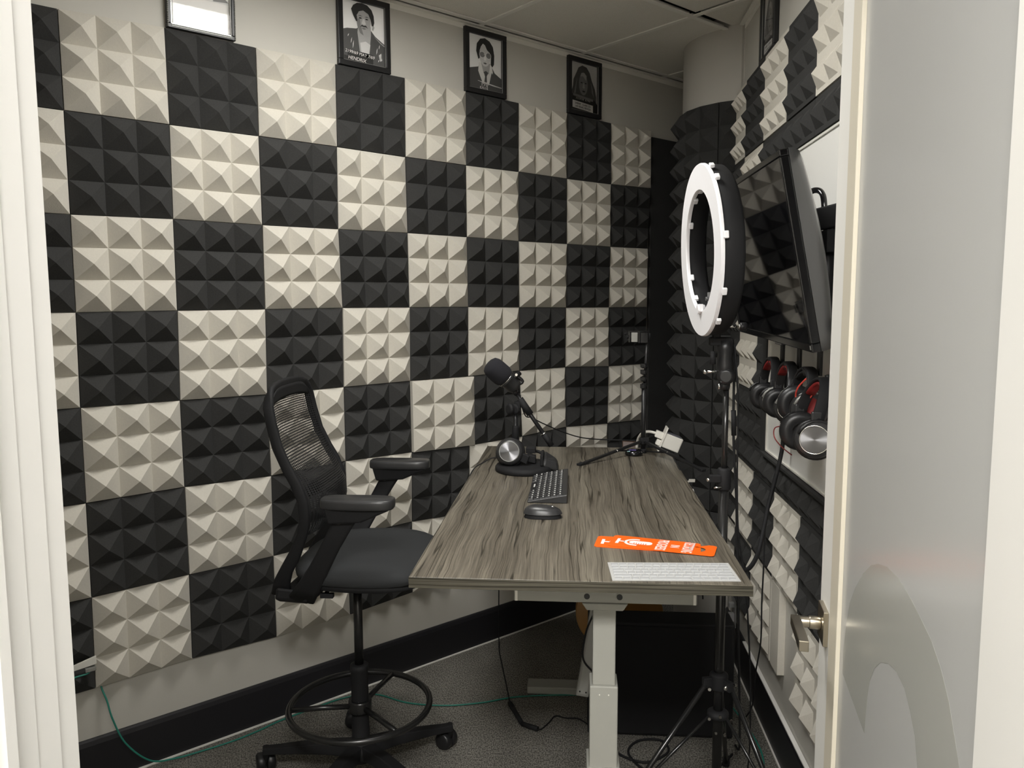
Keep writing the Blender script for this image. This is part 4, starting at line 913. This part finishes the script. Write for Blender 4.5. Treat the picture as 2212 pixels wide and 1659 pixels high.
b0, b1 = Vector((1.459, mu, 1.046)), Vector((1.330, mu, 1.236)); bd = (b1-b0).normalized()
m = MB(); m.cyl(b0, b1, .0078, seg=16); m.build('boom', BLACK, mk)
m = MB(); m.cyl(b0-bd*.006, b0+bd*.045, .0105, .0115, 16); m.build('boom_grip', BLACKM, mk)
m = MB(); m.lathe([(.0085, 0), (.0125, .001), (.0125, .004), (.0085, .005)], b0+bd*.046, bd, 16); m.build('boom_ring', CHROME, mk)
m = MB(); m.cyl(b0+bd*.135, b0+bd*.205, .0135, .0135, 18); m.build('boom_clamp', BLACKM, mk)
mc = thing('microphone', (1.305, mu, 1.25), 'fat black broadcast microphone with foam windscreen on the end of the boom', 'microphone')
t0, t1 = Vector((1.232, mu-.035, 1.350)), Vector((1.325, mu, 1.262)); ax = (t1-t0).normalized()
m = MB(); m.lathe([(.006, 0), (.022, .001), (.033, .007), (.039, .020), (.041, .040), (.041, .068), (.038, .080), (.034, .086)], t0, ax, 36); m.build('windscreen', mat('mic_foam', (.012, .012, .016), .95, bump=(500, .4, .001)), mc)
m = MB(); m.lathe([(.034, .080), (.034, .090), (.0345, .092), (.0345, .095), (.031, .098), (.030, .128), (.025, .140), (.012, .146)], t0, ax, 30); m.build('body', DKGREY, mc)
m = MB(); m.lathe([(.0352, .0865), (.0360, .0865), (.0360, .0885), (.0352, .0885)], t0, ax, 30); m.build('chrome_band', CHROME, mc)
m = MB(); yp = [t0+ax*.112+Vector((.024, .0, .026)), t0+ax*.135+Vector((.028, .0, .020)), b1+Vector((.006, 0, .030)), b1+Vector((.006, 0, .005))]
m.tube(spline(yp, 5), .0062, 8); m.tube([b1-bd*.004, b1+bd*.02], .010, 10); m.cyl(t0+ax*.110+Vector((.014, -.012, .018)), t0+ax*.110+Vector((.034, .012, .034)), .009, seg=14); m.build('yoke', BLACK, mc)
m = MB(); m.cyl(t0+ax*.108+Vector((.026, -.016, .030)), t0+ax*.108+Vector((.026, -.026, .030)), .005, seg=10); m.build('yoke_screw', CHROME, mc)
def cable(name, pts, r, M, label, cat='cable', frame=ROOM, n=8, extra=None):
    m = MB(); m.tube(spline(pts, n), r, 8)
    if extra: extra(m)
    return tag(m.build(name, M, frame=frame), label, cat)
cable('microphone_cable', [(1.345, mu+.012, 1.228), (1.350, mu+.014, 1.190), (1.365, mu+.012, 1.150), (1.385, mu+.03, 1.142), (1.42, mu+.08, 1.115), (1.50, mu+.20, 1.060), (1.58, mu+.31, 1.018), (1.68, mu+.38, .9985), (1.80, mu+.36, 1.0)], .0024, BLACKM, 'thin black cable from the microphone boom sagging toward the small tripod')

def swirl(m, c, axis, up, r, h):    # turned metal disc
    m.lathe([(r, 0), (r, h), (.001, h)], c, axis, 40)
SW = bpy.data.materials.new('turned_metal'); SW.use_nodes = True; b_ = SW.node_tree.nodes['Principled BSDF']; b_.inputs['Base Color'].default_value = (.16, .16, .165, 1); b_.inputs['Metallic'].default_value = 1; b_.inputs['Roughness'].default_value = .30; b_.inputs['Anisotropic'].default_value = .95
tg_ = SW.node_tree.nodes.new('ShaderNodeTangent'); tg_.direction_type = 'RADIAL'; tg_.axis = 'Y'; SW.node_tree.links.new(tg_.outputs[0], b_.inputs['Tangent'])
def cup(parent, c, axis, R=.044, disc=None, name='ear_cup', ring=CHROME, thick=1.0, cush=BLACK):
    """axis points outwards, away from the head"""
    ax = Vector(axis).normalized(); c = Vector(c); t = thick
    m = MB(); m.lathe([(R*.80, .0), (R*.98, .004*t), (R*1.0, .012*t), (R*.90, .022*t), (R*.74, .026*t)], c, ax, 34); e = m.build(name, DKGREY, parent)
    m = MB(); m.lathe([(R*.45, -.020*t), (R*.75, -.024*t), (R*1.05, -.018*t), (R*1.12, -.008*t), (R*1.04, .002*t), (R*.8, .003*t)], c, ax, 34, cap=False); m.lathe([(.001, -.006), (R*.6, -.006)], c, ax, 24, cap=False); m.build('ear_cushion', cush, e)
    if disc: m = MB(); e1_ = ax.orthogonal().normalized(); e2_ = ax.cross(e1_); m.prism([(R*.70*math.cos(math.radians(q_*9)), R*.70*math.sin(math.radians(q_*9))) for q_ in range(40)], lambda p_, q_: c+ax*.0262*t+e1_*p_+e2_*q_, ax*.0023*t); m.build('cup_disc', disc, e, at=c+ax*.03*t)
    if ring: m = MB(); m.lathe([(R*.735, .026*t), (R*.765, .0275*t), (R*.735, .029*t), (R*.705, .0275*t)], c, ax, 40, cap=False); m.build('cup_ring', ring, e)
    return e
hp = thing('headphones', (1.395, .50, .984), 'black headphones with shiny turned-metal ear cup lying on the microphone stand base', 'headphones')
e = cup(hp, (1.314, .470, 1.030), (-.06, -1, .28), .049, SW, ring=GREYAL)
m = MB(); m.obox((1.362, .462, 1.012), (.018, 0, -.008), (0, .010, 0), (.006, 0, .015)); m.obox((1.390, .50, 1.003), (.016, .0, -.004), (0, .018, 0), (0, 0, .014)); m.build('folding_joint', BLACKM, hp, bevel=.003)
m = MB(); m.tube(spline([(1.385, .52, 1.022), (1.41, .545, 1.020), (1.435, .535, 1.010), (1.455, .51, 1.004)], 5), .0065, 8); m.obox((1.386, .535, 1.028), (.018, .0, 0), (0, .02, 0), (0, 0, .010)); m.build('head_strap', BLACKM, hp, bevel=.002)
m = MB(); m.hexa([(1.432, .435, .9845), (1.492, .455, .9605), (1.492, .535, .9605), (1.432, .545, .9845), (1.437, .445, 1.012), (1.484, .465, .998), (1.484, .525, .998), (1.437, .535, 1.030)]); m.build('ear_cup', DKGREY, hp, bevel=.010, seg=3)
m = MB(); m.box(1.424, 1.436, .44, .545, .9850, 1.026); m.build('ear_cushion', BLACKM, hp, bevel=.004)
cable('headphone_cable', [(1.266, .472, 1.008), (1.245, .475, 1.006), (1.215, .46, .992), (1.185, .42, .975), (1.168, .36, .93), (1.160, .33, .86)], .0020, BLACKM, 'thin black cable running from desk headphones over the left desk edge')

# ================================================================== PHONE TRIPOD
tc_ = Vector((1.826, .85, 0))
tp = thing('phone_tripod', (1.826, .85, .9605), 'small black phone tripod with spring clamp at the far end of the desk', 'tripod')
m = MB(); m.cyl((1.826, .85, .963), (1.826, .85, 1.245), .0098, seg=16); m.build('lower_tube', BLACK, tp)
m = MB(); m.cyl((1.827, .85, 1.24), (1.836, .85, 1.415), .0055, seg=14); m.build('upper_tube', BLACK, tp)
for k, z in enumerate((1.232, 1.262, 1.290, 1.316)):
    m = MB(); m.lathe([(.011, -.010), (.013, -.008), (.013, .006), (.009, .010)], (1.8265+.0004*k, .85, z), (0, 0, 1), 16); m.obox((1.818, .842, z+.002), (.008, 0, 0), (0, .008, 0), (0, 0, .008)); lk = m.build('twist_lock', BLACKG, tp, bevel=.001)
m = MB(); m.lathe([(.012, .995), (.017, .999), (.017, 1.020), (.012, 1.024)], (1.826, .85, 0), (0, 0, 1), 18); m.lathe([(.010, .960), (.014, .962), (.014, .975), (.010, .978)], (1.826, .85, 0), (0, 0, 1), 18)
m.obox((1.835, .835, 1.018), (.012, 0, 0), (0, .008, 0), (0, 0, .008)); m.build('leg_hub', BLACKM, tp, bevel=.001)
for (fn_, fu, fz) in ((1.575, .592, .9645), (2.005, .520, .9660), (1.895, 1.185, .9700)):
    ft = Vector((fn_, fu, fz)); top = Vector((1.826, .85, 1.010)); d = (ft-top).normalized(); top += d*.016
    p = Vector((-d.y, d.x, 0)).normalized(); q = d.cross(p)
    m = MB(); m.obox((top+ft)/2, d*(ft-top).length/2, p*.0065, q*.0045); lg = m.build('leg', BLACK, tp, bevel=.001)
    m = MB(); mid = top.lerp(ft, .42); m.tube([Vector((1.826, .85, .969))+Vector((d.x, d.y, 0))*.013, mid], .003, 6); m.build('brace', BLACKM, lg)
    m = MB(); m.cyl(mid+Vector((0, -.006, .002)), mid+Vector((0, -.009, .002)), .0035, seg=10); m.build('rivet', CHROME, lg)
    m = MB(); m.obox(ft+d*.006+Vector((0, 0, .0005)), d*.014, p*.009, q*.0055); m.build('rubber_foot', BLACKM, lg, bevel=.002)
m = MB(); m.box(1.762, 1.769, .842, .862, 1.410, 1.452).box(1.800, 1.808, .842, .862, 1.408, 1.454).box(1.762, 1.838, .846, .858, 1.452, 1.457).box(1.808, 1.838, .838, .864, 1.408, 1.450); cp_ = m.build('phone_clamp', BLACKG, tp, bevel=.0015)
m = MB(); m.box(1.772, 1.797, .840, .845, 1.412, 1.450); m.build('clamp_pad', GREYAL, cp_, bevel=.001)
m = MB(); m.cyl((1.754, .85, 1.432), (1.762, .85, 1.432), .007, seg=12); m.cyl((1.745, .85, 1.447), (1.753, .85, 1.442), .004, seg=8); m.cyl((1.846, .85, 1.415), (1.846, .85, 1.447), .003, seg=8); m.build('clamp_screw', BLACKM, cp_)
# small puck
pk = thing('black_puck', (1.785, .80, .9605), 'small round black gadget with purple sheen beside the phone tripod hub', 'gadget')
m = MB(); m.lathe([(.030, 0), (.036, .004), (.036, .012), (.026, .022), (.010, .025)], (1.785, .80, .9606), (0, 0, 1), 26); m.build('housing', BLACKG, pk)
m = MB(); m.obox((1.778, .782, .9825), (.014, 0, 0), (0, .007, -.003), (0, .0006, .0012)); m.build('purple_glint', PURPLE, pk)  # purple reflection on the black gloss, painted as a thin plate
m = MB(); m.obox((1.762, .775, .9785), (.006, 0, 0), (0, .004, -.002), (0, .0006, .0012)); m.build('teal_glint', TEALGLINT, pk)  # smaller teal glint beside it, also painted on

# ================================================================== CHARGER BLOCK
cg = thing('charger_block', (1.915, .885, .9605), 'white power outlet block standing tilted at the far right desk corner', 'power block')
ca = Vector((.93, 0, -.37)).normalized(); cb = Vector((.37, 0, .93)).normalized(); cc = Vector((0, 1, 0)); co = Vector((1.912, .885, 1.012))
m = MB(); m.obox(co-ca*.006, ca*.0030, cb*.052, cc*.032); m.build('face_plate', WHITEPL, cg, bevel=.001)
m = MB(); m.obox(co+ca*.034, ca*.037, cb*.030, cc*.028); m.build('body', WHITEPL, cg, bevel=.004)
m = MB(); m.obox(co+ca*.032+cb*.0312, ca*.031, cb*.0012, cc*.026); m.build('top_pad', mat('slate_plastic', (.12, .12, .14), .4), cg, bevel=.001)
m = MB(); m.obox(co+ca*.020-cb*.036+Vector((.01, 0, .0)), ca*.030, cb*.0055, cc*.022); m.build('black_foot', BLACKM, cg, bevel=.002)
m = MB(); m.obox(co-ca*.024+cb*.010, ca*.016, cb*.014, cc*.014); m.obox(co-ca*.016-cb*.020, ca*.009, cb*.012, cc*.012); m.build('plug', WHITEPL, cg, bevel=.003)
cable('white_power_cable', [tuple(co-ca*.038+cb*.010), (1.864, .885, 1.040), (1.848, .89, 1.041), (1.832, .90, 1.036), (1.820, .93, 1.018), (1.812, .975, .975), (1.81, 1.0, .86)], .0058, WHITEPL, 'thick white cable curving from the charger block behind the phone tripod')

# ================================================================== HEADPHONES HANGING BELOW THE TELEVISION
rk = thing('headphone_rack', (2.235, 0, 1.33), 'black rail with hooks under the television carrying four headphones', 'rack')
m = MB(); m.box(2.232, 2.2450, -.46, .34, 1.505, 1.535); m.build('rail', BLACKM, rk, bevel=.002)
HK = (.235, .045, -.150, -.345)
for u_ in HK:
    m = MB(); m.box(2.205, 2.213, u_-.014, u_+.014, 1.372, 1.520); m.box(2.190, 2.238, u_-.012, u_+.012, 1.510, 1.520); m.tube([(2.210, u_, 1.378), (2.186, u_, 1.372), (2.172, u_, 1.376), (2.168, u_, 1.392)], .006, 8); hk = m.build('hook', BLACK, rk, bevel=.001)
def hanging(u_, style, label):
    h = thing('headphones', (2.175, u_, 1.16), label, 'headphones', 'headphones on the rack')
    hw = .072; zt = 1.392 + (0 if style < 3 else -.01); zc = (1.262, 1.264, 1.287, 1.262)[style]-(.02 if style == 3 else 0); nc = 2.168 if style < 3 else 2.125
    nn_ = 2.180 if style < 3 else 2.160
    pth = [((nc+(nn_-nc)*math.sin(math.pi*k/14), u_-hw*math.cos(math.pi*k/14), zc+.035+(zt-zc-.035)*math.sin(math.pi*k/14)**.8), (1, 0, 0)) for k in range(15)]
    ribbon(pth, .030, .010, 'b').build('headband', BLACKM if style != 1 else BLACK, h)
    m = ribbon([(Vector(p)+Vector((-.001, 0, -.011)), a) for p, a in pth[3:-3]], .026, .009, 'p'); m.build('band_padding', RED if style in (0, 1, 3) else BLACKM, h)
    for s in (-1, 1):
        c = Vector((nc, u_+s*hw*.93, zc)); ax = Vector((-.35, s*1.0, .12*1)) if s < 0 else Vector((.1, 1, 0))
        e = cup(h, c, ax, (.040, .042, .047, .046)[style], disc=(None, None, RED, SW)[style] if s < 0 else None, ring=CHROME if style != 2 else None)
        m = MB(); m.obox(c+Vector((0, s*.004, .044)), (.012, 0, 0), (0, .005, 0), (0, 0, .024)); m.build('slider', DKGREY, h, bevel=.003)
        m = MB(); m.tube([c+Vector((.0, s*.012, 0))+Vector((math.cos(math.radians(t_))*.046, 0, math.sin(math.radians(t_))*.046)) for t_ in range(20, 161, 20)], .004, 6); m.build('cup_fork', GREYAL if style in (1, 2) else BLACK, h)
    return h
hanging(HK[0], 0, 'black headphones with red stitched band, farthest left on the rack')
hanging(HK[1], 1, 'black headphones with red band padding, second from left on the rack')
hanging(HK[2], 2, 'black headphones with red inner ear cup, third from left on the rack')
hanging(HK[3], 3, 'lowest headphones with turned-metal ear cup disc, nearest the door on the rack')
cable('red_headphone_cable', [(2.150, -.235, 1.372), (2.135, -.215, 1.345), (2.135, -.200, 1.318), (2.140, -.225, 1.303), (2.145, -.262, 1.312), (2.15, -.290, 1.335)], .0022, mat('red_cable', (.55, .06, .04), .4), 'thin red looped cable hanging beside the right-hand headphones')
cable('thin_red_cable', [(2.120, -.165, 1.235), (2.105, -.115, 1.222), (2.105, -.110, 1.195), (2.115, -.15, 1.175), (2.125, -.215, 1.165)], .0016, mat('dark_red_cable', (.25, .03, .03), .4), 'very thin dark red cable loop below the hanging headphones')

# ================================================================== GUITAR, BLACK BOX, POWER STRIP, CABLES
gt_ = thing('acoustic_guitar', (1.745, 1.20, .01), 'amber wooden acoustic guitar leaning behind the black box under the desk', 'guitar')
gd = Vector((.06, .16, .98)).normalized(); gp = Vector((1, 0, -.06)).normalized(); gn = gp.cross(gd).normalized()
if gn.y > 0: gn = -gn
g0 = Vector((1.745, 1.13, .025))
half = [(0, 0), (.09, .004), (.155, .035), (.190, .095), (.196, .16), (.175, .225), (.140, .275), (.122, .320), (.126, .365), (.140, .405), (.138, .445), (.105, .478), (.05, .490), (0, .492)]
out2 = [(x, y) for x, y in spline([(x, y, 0) for x, y in half], 3) for _ in (0,)] if False else [(p.x, p.y) for p in spline([(x, y, 0) for x, y in half], 3)]
outl = out2+[(-x, y) for x, y in out2[::-1]][1:-1]
def gf(x, y, h=0): return g0+gp*x+gd*y+gn*h
m = MB(); m.prism(outl, lambda x, y: gf(x, y, -.045), gn*.09); m.build('body', AMBER, gt_, bevel=.004)
m = MB(); m.prism([(.05*math.cos(math.radians(a)), .335+.05*math.sin(math.radians(a))) for a in range(0, 360, 15)], lambda x, y: gf(x, y, .0452), gn*.0008); m.build('sound_hole', BLACKM, gt_)
m = MB(); m.hexa([gf(-.027, .40, .046), gf(.027, .40, .046), gf(.022, .80, .046), gf(-.022, .80, .046), gf(-.027, .40, .056), gf(.027, .40, .056), gf(.022, .80, .056), gf(-.022, .80, .056)])
m.hexa([gf(-.022, .485, .020), gf(.022, .485, .020), gf(.020, .80, .020), gf(-.020, .80, .020), gf(-.024, .485, .046), gf(.024, .485, .046), gf(.021, .80, .046), gf(-.021, .80, .046)]); nk = m.build('neck', DARKWOOD, gt_, bevel=.002)
m = MB(); m.hexa([gf(-.026, .80, .018), gf(.026, .80, .018), gf(.034, .92, .008), gf(-.034, .92, .008), gf(-.026, .80, .044), gf(.026, .80, .044), gf(.034, .92, .024), gf(-.034, .92, .024)]); m.build('headstock', DARKWOOD, gt_, bevel=.003)
m = MB(); m.obox(gf(0, .14, .051), gp*.075, gd*.012, gn*.006); m.build('bridge', DARKWOOD, gt_, bevel=.002)
m = MB()
for k in range(6): x = -.022+.0088*k; m.tube([gf(x, .14, .058), gf(x*.8, .80, .060)], .0006, 4)
m.build('strings', CHROME, gt_)
bx = thing('black_speaker_cabinet', (1.86, .46, 0), 'low wide black cabinet standing on the floor under the far end of the desk', 'cabinet')
B(1.600, 2.120, .400, .515, .004, .430).build('cabinet_body', BLACKM, bx, bevel=.006)
B(1.612, 2.108, .392, .401, .016, .418).build('front_cloth', mat('grille_cloth', (.006, .006, .007), .95), bx, bevel=.002)
m = MB()
for n in (1.63, 2.09): m.box(n-.015, n+.015, .42, .50, 0, .005)
m.build('rubber_foot', BLACKM, bx)
# power strip hanging on its cord
ps = thing('power_strip', (1.60, .1, .30), 'grey aluminium power strip hanging askew behind the desk leg', 'power strip')
pa = Vector((.155, .0, .99)).normalized(); pb = Vector((.99, 0, -.155)).normalized(); p0 = Vector((1.576, .10, .312))
m = MB(); m.obox(p0+pa*.16, pa*.165, pb*.0205, (0, .012, 0)); m.build('housing', GREYAL, ps, bevel=.003)
m = MB(); m.obox(p0+pa*.16+Vector((0, -.0125, 0)), pa*.155, pb*.0135, (0, .0008, 0)); m.build('face', mat('grey_face', (.36, .36, .34), .5), ps)
m = MB()
for k in (-1, 1): m.cyl(p0+pa*.012+pb*.010*k+Vector((0, -.013, 0)), p0+pa*.012+pb*.010*k+Vector((0, -.0145, 0)), .0028, seg=8)
m.build('face_screw', BLACK, ps)
m = MB(); m.tube(spline([p0+pa*.30+Vector((0, -.014, 0)), p0+pa*.22-pb*.022+Vector((0, -.016, 0)), p0+pa*.13-pb*.020+Vector((0, -.016, 0)), p0+pa*.09+pb*.015+Vector((0, -.016, 0)), p0+pa*.07+pb*.05+Vector((0, .0, 0)), Vector((1.645, .1, .55)), Vector((1.66, .1, .885))], 6), .0030, 6); m.build('cord', BLACKM, ps)
# wall outlet seen through the cut in a dark panel
ot = thing('network_outlet', (.045, -.04, .415), 'white network outlet plate poking out of the charcoal foam by the doorway', 'outlet', frame=LEFT)
m = MB(); m.hexa([(.034, -.075, .418), (.046, -.012, .428), (.046, -.012, .455), (.034, -.075, .436), (.040, -.075, .418), (.052, -.012, .428), (.052, -.012, .455), (.040, -.075, .436)]); m.build('plate', WHITEPL, ot, bevel=.001)
m = MB(); m.box(.036, .054, -.045, -.014, .408, .420); m.build('socket', GREYAL, ot, bevel=.001)
m = MB(); m.tube(spline([(.046, -.10, .398), (.050, -.065, .402), (.050, -.040, .403), (.046, -.030, .410)], 5), .003, 8); m.build('network_lead', TEAL, ot)
cable('green_network_cable', [(-.002, .008, .326), (.006, .010, .312), (.020, .018, .28), (.036, .028, .22), (.05, .06, .13), (.055, .13, .045), (.05, .21, .018), (.045, .31, .006), (.05, .41, .004), (.045, .50, .004), (.03, .60, .004), (.028, .74, .004), (.035, .87, .004), (.09, .975, .004), (.231, 1.036, .004), (.344, 1.134, .004), (.422, 1.257, .004), (.4815, 1.398, .004), (.616, 1.577, .004), (.75, 1.72, .004)], .0030, TEAL, 'green network cable dropping from the foam and trailing along the left baseboard', frame=LEFT)
cable('black_thin_cable', [(1.215, 1.02, .90), (1.215, 1.06, .60), (1.205, 1.12, .12), (1.208, 1.10, .02), (1.215, 1.04, .006), (1.24, .91, .004), (1.28, .70, .004), (1.304, .57, .006)], .0026, BLACKM, 'thin black cable hanging from the far desk edge down to the carpet')
def blobs(m): m.tube([(1.300, .585, .010), (1.355, .445, .010)], .009, 10); m.tube([(1.358, .437, .010), (1.418, .405, .010)], .009, 10)
cable('power_adapter_cable', [(1.304, .575, .010), (1.36, .436, .010), (1.42, .404, .008), (1.455, .46, .004), (1.48, .512, .004), (1.52, .50, .004), (1.568, .498, .004), (1.61, .45, .004)], .0026, BLACKM, 'black cable with two in-line adapters lying on the carpet under the desk', extra=blobs)
cable('light_power_cable', [(1.972, -.165, 1.47), (1.982, -.150, 1.40), (1.982, -.150, 1.33), (1.985, -.148, 1.20), (1.998, -.145, 1.02), (2.004, -.14, .90), (2.01, -.14, .80), (2.02, -.12, .60), (2.05, -.02, .35), (2.09, .15, .12), (2.12, .35, .01)], .0036, BLACKM, 'black power cable hanging down beside the ring light stand', extra=lambda m: (m.tube([(1.983, -.149, 1.275), (1.986, -.148, 1.205)], .007, 10)))
cable('ring_light_cable', [(1.976, -.175, 1.46), (1.990, -.17, 1.30), (1.994, -.165, 1.10), (2.002, -.155, .95), (2.015, -.15, .86), (2.03, -.145, .78), (2.06, -.10, .50), (2.10, .05, .20), (2.13, .2, .01)], .0026, BLACKM, 'second thinner black cable beside the ring light stand')
cable('television_cable', [(2.225, .24, 1.36), (2.222, .235, 1.22), (2.215, .225, 1.10), (2.190, .205, 1.00), (2.170, .19, .93), (2.150, .16, .86), (2.12, .10, .795), (2.08, .02, .775), (2.045, -.03, .778), (2.02, -.06, .80)], .0068, BLACKM, 'thick black cable bundle sweeping from the television down to the desk edge')
cable('drooping_black_cable', [(2.155, .17, .87), (2.150, .15, .74), (2.155, .18, .60), (2.165, .22, .45), (2.170, .30, .30), (2.19, .42, .12), (2.18, .52, .01)], .0026, BLACKM, 'thin black cable hanging in front of the lowest grey foam panels')
cable('second_network_cable', [(2.02, .70, .012), (2.06, .72, .03), (2.12, .62, .05), (2.17, .46, .04), (2.20, .33, .015), (2.19, .22, .004), (2.16, .12, .004)], .0030, TEAL, 'green network cable curling over the carpet by the right baseboard')
cable('floor_cable', [(1.66, .34, .006), (1.72, .26, .006), (1.80, .23, .006), (1.88, .30, .006), (1.86, .37, .006), (1.78, .36, .006), (1.74, .28, .006), (1.80, .17, .006), (1.92, .12, .006), (2.02, .20, .006), (2.10, .30, .006)], .0042, BLACKM, 'black cable coiled on the dark carpet in front of the black cabinet')
cable('tag_cable', [(1.918, .60, .99), (1.935, .52, .955), (1.953, .46, .925), (1.960, .41, .90), (1.965, .33, .86), (1.97, .25, .78), (1.97, .2, .60)], .0024, BLACKM, 'thin black cable with paper tags dropping past the right desk edge')
tg = thing('cable_tag', (1.962, .40, .88), 'white paper tags on a cable just off the right desk edge', 'tag')
m = MB(); m.obox((1.965, .455, .938), (.011, 0, 0), (0, .0006, .0), (0, -.002, .006)); m.obox((1.949, .450, .934), (.006, 0, .003), (0, .0006, 0), (0, -.001, .004)); m.build('fold_tag', PCB, tg)
m = MB(); m.obox((1.962, .405, .902), (.007, -.001, .0), (0, .0006, 0), (.006, 0, -.018)); m.build('long_tag', WHITEINK, tg)
# wall socket with plugs low on the right wall
ws_ = thing('wall_socket', (2.24, 1.04, .12), 'low wall socket with two plugs by the pillar foot', 'outlet')
m = MB(); m.box(2.2445, 2.2475, 1.00, 1.08, .165, .285); m.build('plate', mat('grey_plate', (.25, .25, .24), .5), ws_, bevel=.001)
m = MB(); m.obox((2.235, 1.04, .20), (.012, 0, 0), (0, .014, 0), (0, 0, .018)); m.obox((2.235, 1.04, .255), (.012, 0, 0), (0, .012, 0), (0, 0, .010)); m.build('plug', mat('grey_plug', (.32, .32, .31), .5), ws_, bevel=.002)
